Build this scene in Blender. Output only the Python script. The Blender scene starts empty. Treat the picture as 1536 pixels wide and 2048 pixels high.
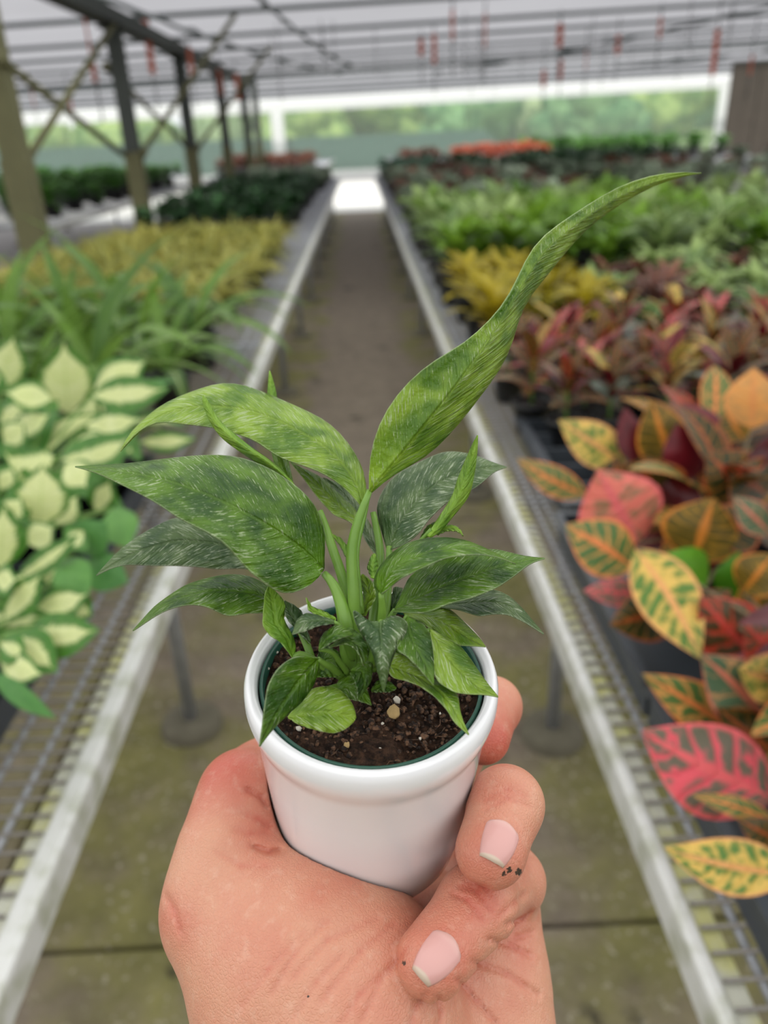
import bpy, math, random
import numpy as np
from mathutils import Vector, Matrix

random.seed(7)
rng = np.random.default_rng(7)
scene = bpy.context.scene
COL = scene.collection

# ------------------------------------------------------------------ camera
F = 1536.0                       # focal length in pixels of the 1536 x 2048 frame
CAM = np.array([0.0, 0.0, 1.5])
_n = np.array([(716 - 768) / F, (1024 - 274) / F, -1.0]); _n /= np.linalg.norm(_n)
_d = np.array([(900 - 768) / F, 0.0, -1.0]); _d[1] = -(_d[0] * _n[0] + _d[2] * _n[2]) / _n[1]
_u = -_d / np.linalg.norm(_d)
_r = np.cross(_n, _u)
ROT = np.array([_r, _n, _u])     # camera axes -> world axes
cd = bpy.data.cameras.new('camera'); cam = bpy.data.objects.new('camera', cd); COL.objects.link(cam)
cd.sensor_fit = 'VERTICAL'; cd.sensor_height = 36.0; cd.sensor_width = 27.0; cd.lens = 27.0
cd.clip_start = 0.02; cd.clip_end = 500
cd.dof.use_dof = True; cd.dof.focus_distance = 0.212; cd.dof.aperture_fstop = 9.5
m4 = Matrix(ROT.tolist()).to_4x4(); m4.translation = Vector(CAM)
cam.matrix_world = m4
scene.camera = cam

# ------------------------------------------------------------------ light
world = bpy.data.worlds.new('overcast_sky'); scene.world = world; world.use_nodes = True
bg = world.node_tree.nodes['Background']
bg.inputs[0].default_value = (0.93, 0.97, 1.0, 1); bg.inputs[1].default_value = 1.15
sd = bpy.data.lights.new('sun', 'SUN'); sun = bpy.data.objects.new('sun', sd); COL.objects.link(sun)
sd.energy = 3.2; sd.angle = math.radians(6); sd.color = (1, 0.96, 0.9)
sun.rotation_euler = (math.radians(36), 0, math.radians(-18))
vs = scene.view_settings
vs.view_transform = 'Standard'; vs.look = 'None'; vs.gamma = 1.0; vs.use_curve_mapping = False
vs.exposure = 0.1

# ------------------------------------------------------------------ helpers
def W(px, py, z):
    """world point seen at pixel px,py at depth z along the lens axis"""
    return CAM + ROT @ np.array([(px - 768) / F * z, (1024 - py) / F * z, -z])
def PX(p):
    c = ROT.T @ (np.asarray(p) - CAM)
    return 768 - c[0] / c[2] * F, 1024 + c[1] / c[2] * F, -c[2]
def on_z(px, py, h):
    w = ROT @ np.array([(px - 768) / F, (1024 - py) / F, -1.0])
    return CAM + w * ((h - 1.5) / w[2])

class MB:
    def __init__(s): s.v = []; s.f = []; s.uv = {}
    def add(s, v, f):
        o = len(s.v); s.v += [tuple(map(float, p)) for p in v]; s.f += [tuple(i + o for i in q) for q in f]; return o
    def box(s, a, b):
        (x0, y0, z0), (x1, y1, z1) = a, b
        s.add([(x0,y0,z0),(x1,y0,z0),(x1,y1,z0),(x0,y1,z0),(x0,y0,z1),(x1,y0,z1),(x1,y1,z1),(x0,y1,z1)],
              [(0,3,2,1),(4,5,6,7),(0,1,5,4),(1,2,6,5),(2,3,7,6),(3,0,4,7)])
    def tube(s, pts, rad, n=8, cap=True, flat=1.0):
        pts = [np.asarray(p, float) for p in pts]
        if not hasattr(rad, '__len__'): rad = [rad] * len(pts)
        t0 = pts[1] - pts[0]
        ref = np.array([0, 0, 1.0]) if abs(t0[2]) < 0.8 * np.linalg.norm(t0) else np.array([0, 1.0, 0])
        vs_ = []; 
        for i, p in enumerate(pts):
            t = pts[min(i + 1, len(pts) - 1)] - pts[max(i - 1, 0)]
            t = t / (np.linalg.norm(t) + 1e-12)
            a = np.cross(t, ref); a /= (np.linalg.norm(a) + 1e-12); b = np.cross(a, t); ref = b
            for k in range(n):
                th = 2 * math.pi * k / n
                vs_.append(p + rad[i] * (math.cos(th) * a + flat * math.sin(th) * b))
        fs = [(i*n+k, i*n+(k+1) % n, (i+1)*n+(k+1) % n, (i+1)*n+k) for i in range(len(pts)-1) for k in range(n)]
        if cap:
            fs.append(tuple(range(n))[::-1]); fs.append(tuple((len(pts)-1)*n + k for k in range(n)))
        s.add(vs_, fs)
    def lathe(s, prof, n=32, M=None):
        """prof: list of (r, h); axis +Z"""
        vs_ = []
        for r, h in prof:
            for k in range(n):
                th = 2 * math.pi * k / n
                vs_.append((r * math.cos(th), r * math.sin(th), h))
        if M is not None: vs_ = [M(np.array(p)) for p in vs_]
        fs = [(i*n+k, i*n+(k+1) % n, (i+1)*n+(k+1) % n, (i+1)*n+k) for i in range(len(prof)-1) for k in range(n)]
        s.add(vs_, fs)
    def mesh(s, name, smooth=False, origin=(0, 0, 0)):
        me = bpy.data.meshes.new(name)
        o = np.asarray(origin)
        me.from_pydata([tuple(np.asarray(p) - o) for p in s.v], [], s.f)
        if smooth: me.polygons.foreach_set('use_smooth', [True] * len(me.polygons))
        me.update(); return me

def obj(name, me, mat=None, parent=None, loc=None, rot=None, scl=None):
    o = bpy.data.objects.new(name, me); COL.objects.link(o)
    if mat is not None and me is not None and not me.materials: me.materials.append(mat)
    if parent is not None: o.parent = parent
    if loc is not None: o.location = tuple(map(float, loc))
    if rot is not None: o.rotation_euler = rot
    if scl is not None: o.scale = (scl,) * 3 if not hasattr(scl, '__len__') else scl
    return o
def tag(o, label=None, cat=None, group=None, kind=None):
    if label: o['label'] = label
    if cat: o['category'] = cat
    if group: o['group'] = group
    if kind: o['kind'] = kind
    return o
def thing(name, label, cat, loc=(0, 0, 0), rz=0, group=None):
    o = bpy.data.objects.new(name, None); COL.objects.link(o); o.empty_display_size = 0.05
    o.location = tuple(map(float, loc)); o.rotation_euler = (0, 0, rz)
    return tag(o, label, cat, group)
def copy_tree(o, parent=None):
    c = o.copy(); COL.objects.link(c)
    if parent is not None: c.parent = parent
    for ch in list(o.children): copy_tree(ch, c)
    return c

# ------------------------------------------------------------------ materials
class NT:
    def __init__(s, name):
        s.m = bpy.data.materials.new(name); s.m.use_nodes = True
        s.t = s.m.node_tree; s.p = s.t.nodes['Principled BSDF']; s.out = s.t.nodes['Material Output']
    def n(s, typ, ins=None, **kw):
        x = s.t.nodes.new(typ)
        for k, v in kw.items(): setattr(x, k, v)
        for k, v in (ins or {}).items(): s.set(x.inputs[k], v)
        return x
    def set(s, sock, v):
        if isinstance(v, bpy.types.NodeSocket): s.t.links.new(v, sock)
        elif isinstance(v, (tuple, list)) and len(v) == 3 and sock.type == 'RGBA': sock.default_value = (*v, 1)
        else: sock.default_value = v
    def math(s, op, a, b=0.0, c=0.0, clamp=False):
        x = s.n('ShaderNodeMath', {0: a, 1: b, 2: c}, operation=op); x.use_clamp = clamp; return x.outputs[0]
    def mix(s, f, a, b, mode='MIX'):
        x = s.n('ShaderNodeMix', data_type='RGBA', blend_type=mode)
        s.set(x.inputs[0], f); s.set(x.inputs[6], a); s.set(x.inputs[7], b); return x.outputs[2]
    def ramp(s, f, lo, hi):
        x = s.n('ShaderNodeMapRange', {0: f, 1: lo, 2: hi, 3: 0.0, 4: 1.0}); x.interpolation_type = 'SMOOTHSTEP'; return x.outputs[0]
    def noise(s, vec, scale, detail=3, rough=0.55, dist=0.0):
        x = s.n('ShaderNodeTexNoise', {'Scale': scale, 'Detail': detail, 'Roughness': rough, 'Distortion': dist})
        if vec is not None: s.set(x.inputs['Vector'], vec)
        return x.outputs['Fac']
    def comb(s, x, y, z=0.0):
        return s.n('ShaderNodeCombineXYZ', {0: x, 1: y, 2: z}).outputs[0]
    def uv(s, name):
        x = s.n('ShaderNodeUVMap', uv_map=name)
        q = s.n('ShaderNodeSeparateXYZ', {0: x.outputs[0]}); return q.outputs[0], q.outputs[1]
    def objc(s): return s.n('ShaderNodeTexCoord').outputs['Object']
    def geo(s): return s.n('ShaderNodeNewGeometry').outputs['Position']
    def rnd(s): return s.n('ShaderNodeObjectInfo').outputs['Random']
    def bump(s, h, dist, strength=1.0):
        x = s.n('ShaderNodeBump', {'Height': h, 'Distance': dist, 'Strength': strength}); s.set(s.p.inputs['Normal'], x.outputs[0]); return x.outputs[0]
    def P(s, **kw):
        al = dict(color='Base Color', rough='Roughness', metal='Metallic', spec='Specular IOR Level', coat='Coat Weight', coatr='Coat Roughness')
        for k, v in kw.items(): s.set(s.p.inputs[al.get(k, k)], v)
        return s
    def translucent(s, col, fac):
        tr = s.n('ShaderNodeBsdfTranslucent'); s.set(tr.inputs[0], col)
        mx = s.n('ShaderNodeMixShader', {0: fac, 1: s.p.outputs[0], 2: tr.outputs[0]})
        s.t.links.new(mx.outputs[0], s.out.inputs[0]); return s

def simple(name, col, rough=0.5, metal=0.0, var=0.25, scale=12, spec=0.5, bump=0.0):
    k = NT(name); nz = k.noise(k.objc(), scale, 4)
    c2 = tuple(c * (1 - var) for c in col); c1 = tuple(min(1, c * (1 + var * 0.6)) for c in col)
    k.P(color=k.mix(nz, c2, c1), rough=rough, metal=metal, spec=spec)
    if bump: k.bump(nz, bump)
    return k.m

def leaf_domino(name, dark, light, pale, amount):
    """glossy green leaf with pale dashes along the side veins"""
    k = NT(name); u, v = k.uv('uv'); cu, cv = k.uv('cm'); r = k.rnd()
    su = k.math('ABSOLUTE', k.math('MULTIPLY_ADD', u, 2.0, -1.0))
    acu = k.math('ABSOLUTE', cu)
    w = k.math('SUBTRACT', cv, k.math('MULTIPLY', acu, 1.25))
    sx = k.math('MULTIPLY', w, 15.0); sy = k.math('MULTIPLY', acu, 3.0)
    side = k.math('MULTIPLY', k.math('GREATER_THAN', cu, 0.0), 7.3)
    vec = k.comb(sx, k.math('ADD', sy, k.math('MULTIPLY', r, 40.0)), side)
    st = k.noise(vec, 1.0, 3, 0.6)
    big = k.noise(k.comb(cu, cv, k.math('MULTIPLY', r, 30.0)), 0.9, 2)
    thr = k.math('MULTIPLY_ADD', big, -0.36, 0.79 - amount)
    dash = k.ramp(st, thr, k.math('ADD', thr, 0.045))
    spk = k.noise(k.comb(k.math('MULTIPLY', w, 22.0), k.math('MULTIPLY', acu, 9.0), side), 1.0, 2)
    dash2 = k.ramp(spk, 0.62, 0.70)
    base = k.mix(k.ramp(big, 0.35, 0.65), dark, light)
    fine = k.noise(vec, 0.55, 3)
    base = k.mix(k.math('MULTIPLY', k.ramp(fine, 0.5, 0.7), 0.3), base, light)
    tipf = k.ramp(v, 0.72, 1.0)
    base = k.mix(k.math('MULTIPLY', tipf, 0.8), base, light); notip = k.math('MULTIPLY_ADD', tipf, -0.85, 1.0); dash = k.math('MULTIPLY', dash, notip); dash2 = k.math('MULTIPLY', dash2, notip)
    basef = k.math('SUBTRACT', 1.0, k.ramp(v, 0.0, 0.18))
    base = k.mix(k.math('MULTIPLY', basef, 0.6), base, tuple(min(1, c * 1.5) for c in light))
    c = k.mix(k.math('MULTIPLY', dash, 0.75), base, pale)
    c = k.mix(k.math('MULTIPLY', dash2, 0.5), c, pale)
    rib = k.math('SUBTRACT', 1.0, k.ramp(acu, 0.02, 0.09))
    c = k.mix(k.math('MULTIPLY', rib, 0.35), c, light)
    edge = k.ramp(su, 0.97, 0.995)
    c = k.mix(k.math('MULTIPLY', edge, 0.4), c, pale)
    k.P(color=c, rough=k.math('MULTIPLY_ADD', fine, 0.2, 0.30), spec=0.45)
    vn = k.noise(k.comb(k.math('MULTIPLY', w, 4.2), k.math('MULTIPLY', acu, 0.9), side), 1.0, 2)
    blister = k.noise(k.comb(cu, cv, r), 3.0, 3)
    hb = k.math('ADD', k.math('MULTIPLY', st, 0.25), k.math('MULTIPLY', rib, -0.5)); hb = k.math('ADD', hb, k.math('MULTIPLY', vn, 1.6)); hb = k.math('ADD', hb, k.math('MULTIPLY', blister, 0.9))
    k.bump(hb, 0.0011, 0.75)
    return k.translucent(k.mix(0.5, c, tuple(min(1, q * 1.5) for q in light)), 0.30).m

def leaf_plain(name, dark, light, rough=0.4, tr=0.3, vein=None, trc=None):
    k = NT(name); u, v = k.uv('uv'); r = k.rnd()
    su = k.math('ABSOLUTE', k.math('MULTIPLY_ADD', u, 2.0, -1.0))
    nz = k.noise(k.comb(k.math('MULTIPLY', su, 1.5), k.math('MULTIPLY', v, 5.0), k.math('MULTIPLY', r, 50.0)), 1.5, 3)
    f = k.math('ADD', k.math('MULTIPLY', nz, 0.8), k.math('MULTIPLY_ADD', r, 0.7, -0.25), clamp=True)
    c = k.mix(f, dark, light)
    if vein:
        rib = k.math('SUBTRACT', 1.0, k.ramp(su, 0.05, 0.16)); c = k.mix(rib, c, vein)
    k.P(color=c, rough=rough, spec=0.28)
    return k.translucent(k.mix(0.5, c, trc or light), tr).m

def leaf_dumb_cane():
    k = NT('dumb_cane_leaf'); u, v = k.uv('uv'); r = k.rnd()
    su = k.math('ABSOLUTE', k.math('MULTIPLY_ADD', u, 2.0, -1.0))
    w = k.math('SUBTRACT', v, k.math('MULTIPLY', su, 0.22))
    nz = k.noise(k.comb(k.math('MULTIPLY', w, 22.0), k.math('MULTIPLY', su, 1.2), k.math('MULTIPLY', r, 60.0)), 1.0, 2)
    prof = k.math('ADD', su, k.math('MULTIPLY', k.math('SUBTRACT', nz, 0.5), 0.55))
    prof = k.math('ADD', prof, k.math('MULTIPLY', k.ramp(v, 0.6, 1.0), 0.5))
    lim = k.math('MULTIPLY_ADD', r, 0.45, 0.36)
    g = k.ramp(prof, k.math('SUBTRACT', lim, 0.13), k.math('ADD', lim, 0.13))
    cream = k.mix(nz, (0.50, 0.58, 0.17), (0.84, 0.86, 0.50))
    green = k.mix(nz, (0.022, 0.10, 0.012), (0.10, 0.27, 0.03))
    c = k.mix(g, cream, green)
    rib = k.math('SUBTRACT', 1.0, k.ramp(su, 0.02, 0.07)); c = k.mix(k.math('MULTIPLY', rib, 0.5), c, (0.5, 0.6, 0.2))
    k.P(color=c, rough=0.42, spec=0.30)
    return k.translucent(c, 0.3).m

def leaf_croton(name, ground, ground2, vein, edge, nv=8.0, vw=0.2, spread=0.0):
    """ground colour between coloured veins, coloured margin"""
    k = NT(name); u, v = k.uv('uv'); r = k.rnd()
    su = k.math('ABSOLUTE', k.math('MULTIPLY_ADD', u, 2.0, -1.0))
    nz = k.noise(k.comb(k.math('MULTIPLY', u, 3.0), k.math('MULTIPLY', v, 6.0), k.math('MULTIPLY', r, 60.0)), 1.0, 3)
    ph = k.math('SUBTRACT', k.math('MULTIPLY', v, nv), k.math('MULTIPLY', su, 1.35))
    ph = k.math('ADD', ph, k.math('MULTIPLY', nz, 1.1))
    saw = k.math('ABSOLUTE', k.math('SUBTRACT', k.math('FRACT', ph), 0.5))       # 0 at the vein
    lat = k.math('SUBTRACT', 1.0, k.ramp(saw, vw * 0.6, vw * 1.5))
    mid = k.math('SUBTRACT', 1.0, k.ramp(su, 0.07, 0.16))
    ed = k.ramp(su, 0.84, 0.95)
    blot = k.ramp(k.math('ADD', nz, spread), 0.52, 0.66)
    c = k.mix(nz, ground, ground2)
    c = k.mix(blot, c, vein)
    c = k.mix(k.math('MULTIPLY', lat, k.ramp(nz, 0.25, 0.55)), c, vein)
    c = k.mix(ed, c, edge); c = k.mix(mid, c, edge)
    k.P(color=c, rough=0.40, spec=0.30)
    k.bump(k.math('MULTIPLY', lat, -1.0), 0.002, 0.5)
    return k.translucent(c, 0.22).m

# ------------------------------------------------------------------ leaf meshes
def resample(pts, n):
    p = np.array(pts, float); d = np.r_[0, np.cumsum(np.linalg.norm(np.diff(p[:, :2], axis=0), axis=1))]
    # light smoothing through Catmull-Rom style dense interpolation
    t = np.linspace(0, d[-1], n)
    out = np.stack([np.interp(t, d, p[:, i]) for i in range(p.shape[1])], 1)
    for _ in range(2):
        q = out.copy(); q[1:-1] = 0.25 * out[:-2] + 0.5 * out[1:-1] + 0.25 * out[2:]; out = q
    return out

US = (-1.0, -0.72, -0.4, -0.14, 0.0, 0.14, 0.4, 0.72, 1.0)
def grid_leaf(P, name, origin, cmw=None, cml=None):
    """P: (n, m, 3) world points -> mesh with UV layers uv and cm"""
    n, m = P.shape[:2]
    v = P.reshape(-1, 3) - np.asarray(origin)
    f = [(i*m+j, i*m+j+1, (i+1)*m+j+1, (i+1)*m+j) for i in range(n-1) for j in range(m-1)]
    me = bpy.data.meshes.new(name); me.from_pydata(v.tolist(), [], f)
    me.polygons.foreach_set('use_smooth', [True] * len(f))
    us = US if m == len(US) else np.linspace(-1, 1, m)
    mid = P[:, m // 2]
    L = np.r_[0, np.cumsum(np.linalg.norm(np.diff(mid, axis=0), axis=1))] * 100
    a = me.uv_layers.new(name='uv'); b = me.uv_layers.new(name='cm')
    ua = []; ub = []
    for q in f:
        for i in q:
            r, c = divmod(i, m)
            ua += [us[c] * 0.5 + 0.5, r / (n - 1)]
            d = np.linalg.norm(P[r, c] - mid[r]) * 100 * (1 if us[c] >= 0 else -1)
            ub += [d, L[r]]
    a.data.foreach_set('uv', ua); b.data.foreach_set('uv', ub)
    me.update(); return me

def outline_leaf(A, M, B, zs, fa, fb, bulge=0.0, n=30, wave=0.0009):
    """A, M, B: pixel polylines base->tip of one edge, the midrib and the other edge; zs: depths along the
    midrib; fa/fb: how far (m) the edges sit behind (+) or before (-) the midrib"""
    a, mm, b = (resample(x, n) for x in (A, M, B))
    t = np.linspace(0, 1, n)
    z = np.interp(t, np.linspace(0, 1, len(zs)), zs)
    for _ in range(6):
        q = z.copy(); q[1:-1] = 0.25 * z[:-2] + 0.5 * z[1:-1] + 0.25 * z[2:]; z = q
    env = np.sin(np.pi * np.clip(t, 0.02, 0.98) ** 0.8) ** 0.8
    ph = rng.uniform(0, 6)
    P = np.zeros((n, len(US), 3))
    for j, u in enumerate(US):
        s = abs(u); e, f = (a, fa) if u < 0 else (b, fb)
        xy = mm * (1 - s) + e * s
        dz = env * (f * s ** 1.25 + bulge * (1 - (1 - s) ** 2)) + wave * np.sin(t * 34 - s * 5 + ph) * s * env
        for i in range(n): P[i, j] = W(xy[i, 0], xy[i, 1], z[i] + dz[i])
    return P

def quick_outline(base, tip, w, bend=0.0, n=12, peak=0.42):
    """pixel outline of an ovate leaf between two pixel points"""
    b = np.array(base, float); t = np.array(tip, float); d = t - b; L = np.linalg.norm(d)
    nrm = np.array([-d[1], d[0]]) / L
    A = []; M = []; B = []
    for i in range(n + 1):
        s = i / n
        m = b + d * s + nrm * bend * math.sin(math.pi * s)
        e = math.log(0.5) / math.log(peak)
        ww = 0.5 * w * max(0.0, math.sin(math.pi * s ** e)) ** 0.95
        M.append(m); A.append(m - nrm * ww); B.append(m + nrm * ww)
    return A, M, B

def lm(name, L, Wd, a0, a1, fold=0.25, n=8, m=5, peak=0.45, twist=0.0, tipw=1.0, mat=None, pet=0.0):
    """leaf in its own space: starts at the origin, reaches out along +X, rises at angle a0 and ends at a1"""
    P = np.zeros((n + 1, m, 3)); x = z = 0.0
    e = math.log(0.5) / math.log(peak)
    for i in range(n + 1):
        s = i / n; ang = a0 + (a1 - a0) * s
        if i: x += L / n * math.cos(ang); z += L / n * math.sin(ang)
        ss = max(0.0, (s - pet) / (1 - pet))
        w = 0.5 * Wd * max(0.03, math.sin(math.pi * ss ** e)) ** tipw
        for j, u in enumerate(np.linspace(-1, 1, m)):
            tw = twist * s
            dy = u * w; up = abs(u) * w * fold
            P[i, j] = (x - math.sin(ang) * up, dy * math.cos(tw), z + math.cos(ang) * up + dy * math.sin(tw))
    me = grid_leaf(P, name, (0, 0, 0))
    if mat: me.materials.append(mat)
    return me
# ------------------------------------------------------------------ shared materials
M_GALV = NT('galvanised_steel')
_k = M_GALV; _nz = _k.noise(_k.geo(), 30, 4); _k.P(color=_k.mix(_nz, (0.24, 0.25, 0.27), (0.46, 0.47, 0.5)), metal=0.35, rough=0.5); M_GALV = _k.m
_k = NT('algae_stained_rail'); _nz = _k.noise(_k.geo(), 14, 5); _n2 = _k.noise(_k.geo(), 90, 3)
_c = _k.mix(_k.ramp(_nz, 0.40, 0.60), (0.48, 0.48, 0.40), (0.46, 0.45, 0.19)); _c = _k.mix(_k.ramp(_n2, 0.6, 0.8), _c, (0.25, 0.25, 0.19))
_k.P(color=_c, rough=0.55); M_RAIL = _k.m
_k = NT('pale_rail_edge'); _nz = _k.noise(_k.geo(), 20, 5)
_k.P(color=_k.mix(_k.ramp(_nz, 0.42, 0.7), (0.62, 0.62, 0.6), (0.40, 0.41, 0.33)), rough=0.45); M_RAIL2 = _k.m
M_POST = simple('weathered_post', (0.045, 0.052, 0.045), 0.7, var=0.4, scale=3)
M_MOSSPOST = simple('mossy_post', (0.13, 0.125, 0.06), 0.85, var=0.35, scale=6)
M_PIPE = simple('roof_pipe_grey', (0.12, 0.145, 0.145), 0.6, var=0.3, scale=2)
M_BLACKPOT = simple('black_plastic', (0.012, 0.013, 0.015), 0.45, var=0.3, scale=20)
M_TRAY = simple('charcoal_tray_plastic', (0.05, 0.058, 0.068), 0.4, var=0.3, scale=20)
M_SOILD = simple('dark_potting_mix', (0.02, 0.013, 0.009), 0.95, var=0.6, scale=80)
M_STRAP = simple('orange_red_strap', (0.62, 0.13, 0.06), 0.6, var=0.2)
M_WIRE = simple('dull_wire', (0.2, 0.2, 0.2), 0.5, metal=0.5, var=0.2)
M_CONC = simple('concrete_footing', (0.15, 0.135, 0.095), 0.9, var=0.4, scale=30, bump=0.003)

# floor: mossy, stained concrete
_k = NT('mossy_concrete'); g = _k.geo()
q = _k.n('ShaderNodeSeparateXYZ', {0: g}); X, Y = q.outputs[0], q.outputs[1]
n1 = _k.noise(g, 2.3, 6, 0.6); n2 = _k.noise(g, 9, 6, 0.65); n3 = _k.noise(g, 45, 4, 0.6)
far = _k.ramp(Y, 1.6, 4.5)
cent = _k.math('SUBTRACT', 1.0, _k.ramp(_k.math('ABSOLUTE', _k.math('ADD', X, 0.03)), 0.16, 0.42))
brown = _k.math('MULTIPLY', far, cent)
moss = _k.ramp(_k.math('SUBTRACT', n1, _k.math('MULTIPLY', brown, 0.28)), 0.36, 0.62)
c = _k.mix(n2, (0.09, 0.07, 0.052), (0.33, 0.27, 0.205))
c = _k.mix(_k.math('MULTIPLY', moss, 0.85), c, _k.mix(n2, (0.055, 0.058, 0.015), (0.30, 0.28, 0.085)))
c = _k.mix(_k.ramp(n3, 0.58, 0.70), c, (0.36, 0.33, 0.24))
c = _k.mix(_k.ramp(_k.noise(g, 3.6, 5), 0.62, 0.72), c, (0.03, 0.026, 0.018))
_k.P(color=c, rough=0.8, spec=0.25); _k.bump(n2, 0.01, 0.6); M_FLOOR = _k.m
_k = NT('sun_white_ground'); _k.P(color=_k.mix(_k.noise(_k.geo(), 1.5, 4), (0.74, 0.72, 0.66), (0.86, 0.85, 0.82)), rough=0.7); M_SUN_GROUND = _k.m  # sunlit brightness put into the ground colour as near white
M_GRAVEL = simple('grey_gravel', (0.30, 0.28, 0.27), 0.95, var=0.4, scale=3)
def cloth(name, col, tcol, fac):
    k = NT(name); g = k.geo(); qq = k.n('ShaderNodeSeparateXYZ', {0: g})
    nz = k.noise(k.comb(k.math('MULTIPLY', qq.outputs[0], 0.25), qq.outputs[1], 0.0), 1.3, 4, 0.6)
    k.P(color=col, rough=0.8, spec=0.1)
    return k.translucent(k.mix(nz, tuple(c * 0.80 for c in tcol), tuple(min(1, c * 1.12) for c in tcol)), fac).m
M_ROOF = cloth('white_shade_cloth', (0.55, 0.55, 0.57), (0.36, 0.355, 0.375), 0.75)
M_LIGHT_FILM = cloth('added_light_film', (0.8, 0.8, 0.8), (0.90, 0.90, 0.90), 0.92)  # clearer cover, added out of view to brighten the hand
M_CURTAIN = cloth('white_sidewall_film', (0.8, 0.8, 0.8), (0.95, 0.95, 0.95), 0.7)
M_GREENFAB = simple('green_windbreak_fabric', (0.045, 0.115, 0.085), 0.8, var=0.2, scale=0.6)
M_WHITEP = simple('white_panel', (0.85, 0.85, 0.85), 0.5, var=0.05)
M_BROWNW = simple('brown_boards', (0.05, 0.04, 0.03), 0.85, var=0.35, scale=4)
_k = NT('hill_grass'); _k.P(color=_k.mix(_k.noise(_k.geo(), 0.25, 6), (0.07, 0.15, 0.05), (0.26, 0.34, 0.13)), rough=1.0, spec=0.0); M_HILL = _k.m
def crown_mat(name, a, b):
    k = NT(name); k.P(color=k.mix(k.ramp(k.noise(k.geo(), 0.9, 8, 0.75), 0.40, 0.60), a, b), rough=0.9, spec=0.1); return k.m
M_CROWN = [crown_mat('sunny_foliage', (0.09, 0.19, 0.05), (0.34, 0.46, 0.15)), crown_mat('blue_green_foliage', (0.06, 0.17, 0.07), (0.20, 0.36, 0.16)), crown_mat('grey_green_foliage', (0.15, 0.23, 0.10), (0.38, 0.48, 0.26))]  # sunlight and far haze are mixed into these crown greens
M_BARK = simple('grey_bark', (0.16, 0.13, 0.10), 0.9)

# ------------------------------------------------------------------ setting
def struct(name, mb, mat, smooth=False):
    return tag(obj(name, mb.mesh(name, smooth), mat), kind='structure')
m = MB(); m.box((-30, -6, -0.20), (30, 18.6, -0.035)); floor = struct('floor', m, M_FLOOR)
# concrete slabs of the walkway and under the benches, joints recessed
ys = [-3.6, -2.05, -0.48, 1.06] + [1.06 + 1.9 * k for k in range(1, 10)] + [18.55]
for i in range(len(ys) - 1):
    for (x0, x1) in ((-3.2, -0.9), (-0.89, 0.86), (0.87, 3.2)):
        m = MB(); e = 0.006; y0, y1 = ys[i] + e, ys[i + 1] - e; b = 0.006; h = random.uniform(-0.003, 0.0)
        m.add([(x0,y0,-.04),(x1,y0,-.04),(x1,y1,-.04),(x0,y1,-.04),(x0,y0,h-b),(x1,y0,h-b),(x1,y1,h-b),(x0,y1,h-b),(x0+b,y0+b,h),(x1-b,y0+b,h),(x1-b,y1-b,h),(x0+b,y1-b,h)],
              [(0,1,5,4),(1,2,6,5),(2,3,7,6),(3,0,4,7),(4,5,9,8),(5,6,10,9),(6,7,11,10),(7,4,8,11),(8,9,10,11)])
        obj('slab', m.mesh('slab'), M_FLOOR, floor)
for sx, nm in ((-1, 'floor_gravel_left'), (1, 'floor_gravel_right')):
    m = MB(); a, b = sorted((sx * 3.22, sx * 28)); m.box((a, -6, -0.045), (b, 18.58, -0.008)); struct(nm, m, M_GRAVEL)
m = MB(); m.box((-60, 18.6, -0.2), (60, 44.0, -0.005)); struct('floor_sun_white', m, M_SUN_GROUND)

def roof(name, y0, y1, z0, z1, slope, mat, x0=-24, x1=24, ny=24, amp=0.03):
    m = MB(); nx = 60; vs_ = []
    for j in range(ny + 1):
        for i in range(nx + 1):
            x = x0 + (x1 - x0) * i / nx; s = j / ny; y = y0 + (y1 - y0) * s
            vs_.append((x, y, z0 + (z1 - z0) * s + slope * x + amp * math.sin(y * 2.17) * 0.6 + amp * 0.4 * math.sin(x * 1.3 + y)))
    m.add(vs_, [(j*(nx+1)+i, j*(nx+1)+i+1, (j+1)*(nx+1)+i+1, (j+1)*(nx+1)+i) for j in range(ny) for i in range(nx)])
    return struct(name, m, mat, True)
roof('ceiling_light_film', -7, 7.0, 2.80, 2.80, 0.02, M_LIGHT_FILM)  # unseen front bay, brighter film added to light hand and pot
roof('ceiling', 7.0, 18.0, 2.80, 2.78, 0.02, M_ROOF, ny=60)
roof('ceiling_rear', 29.5, 40.0, 3.66, 3.36, 0.012, M_ROOF, x0=-44, x1=44, ny=50)
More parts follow.
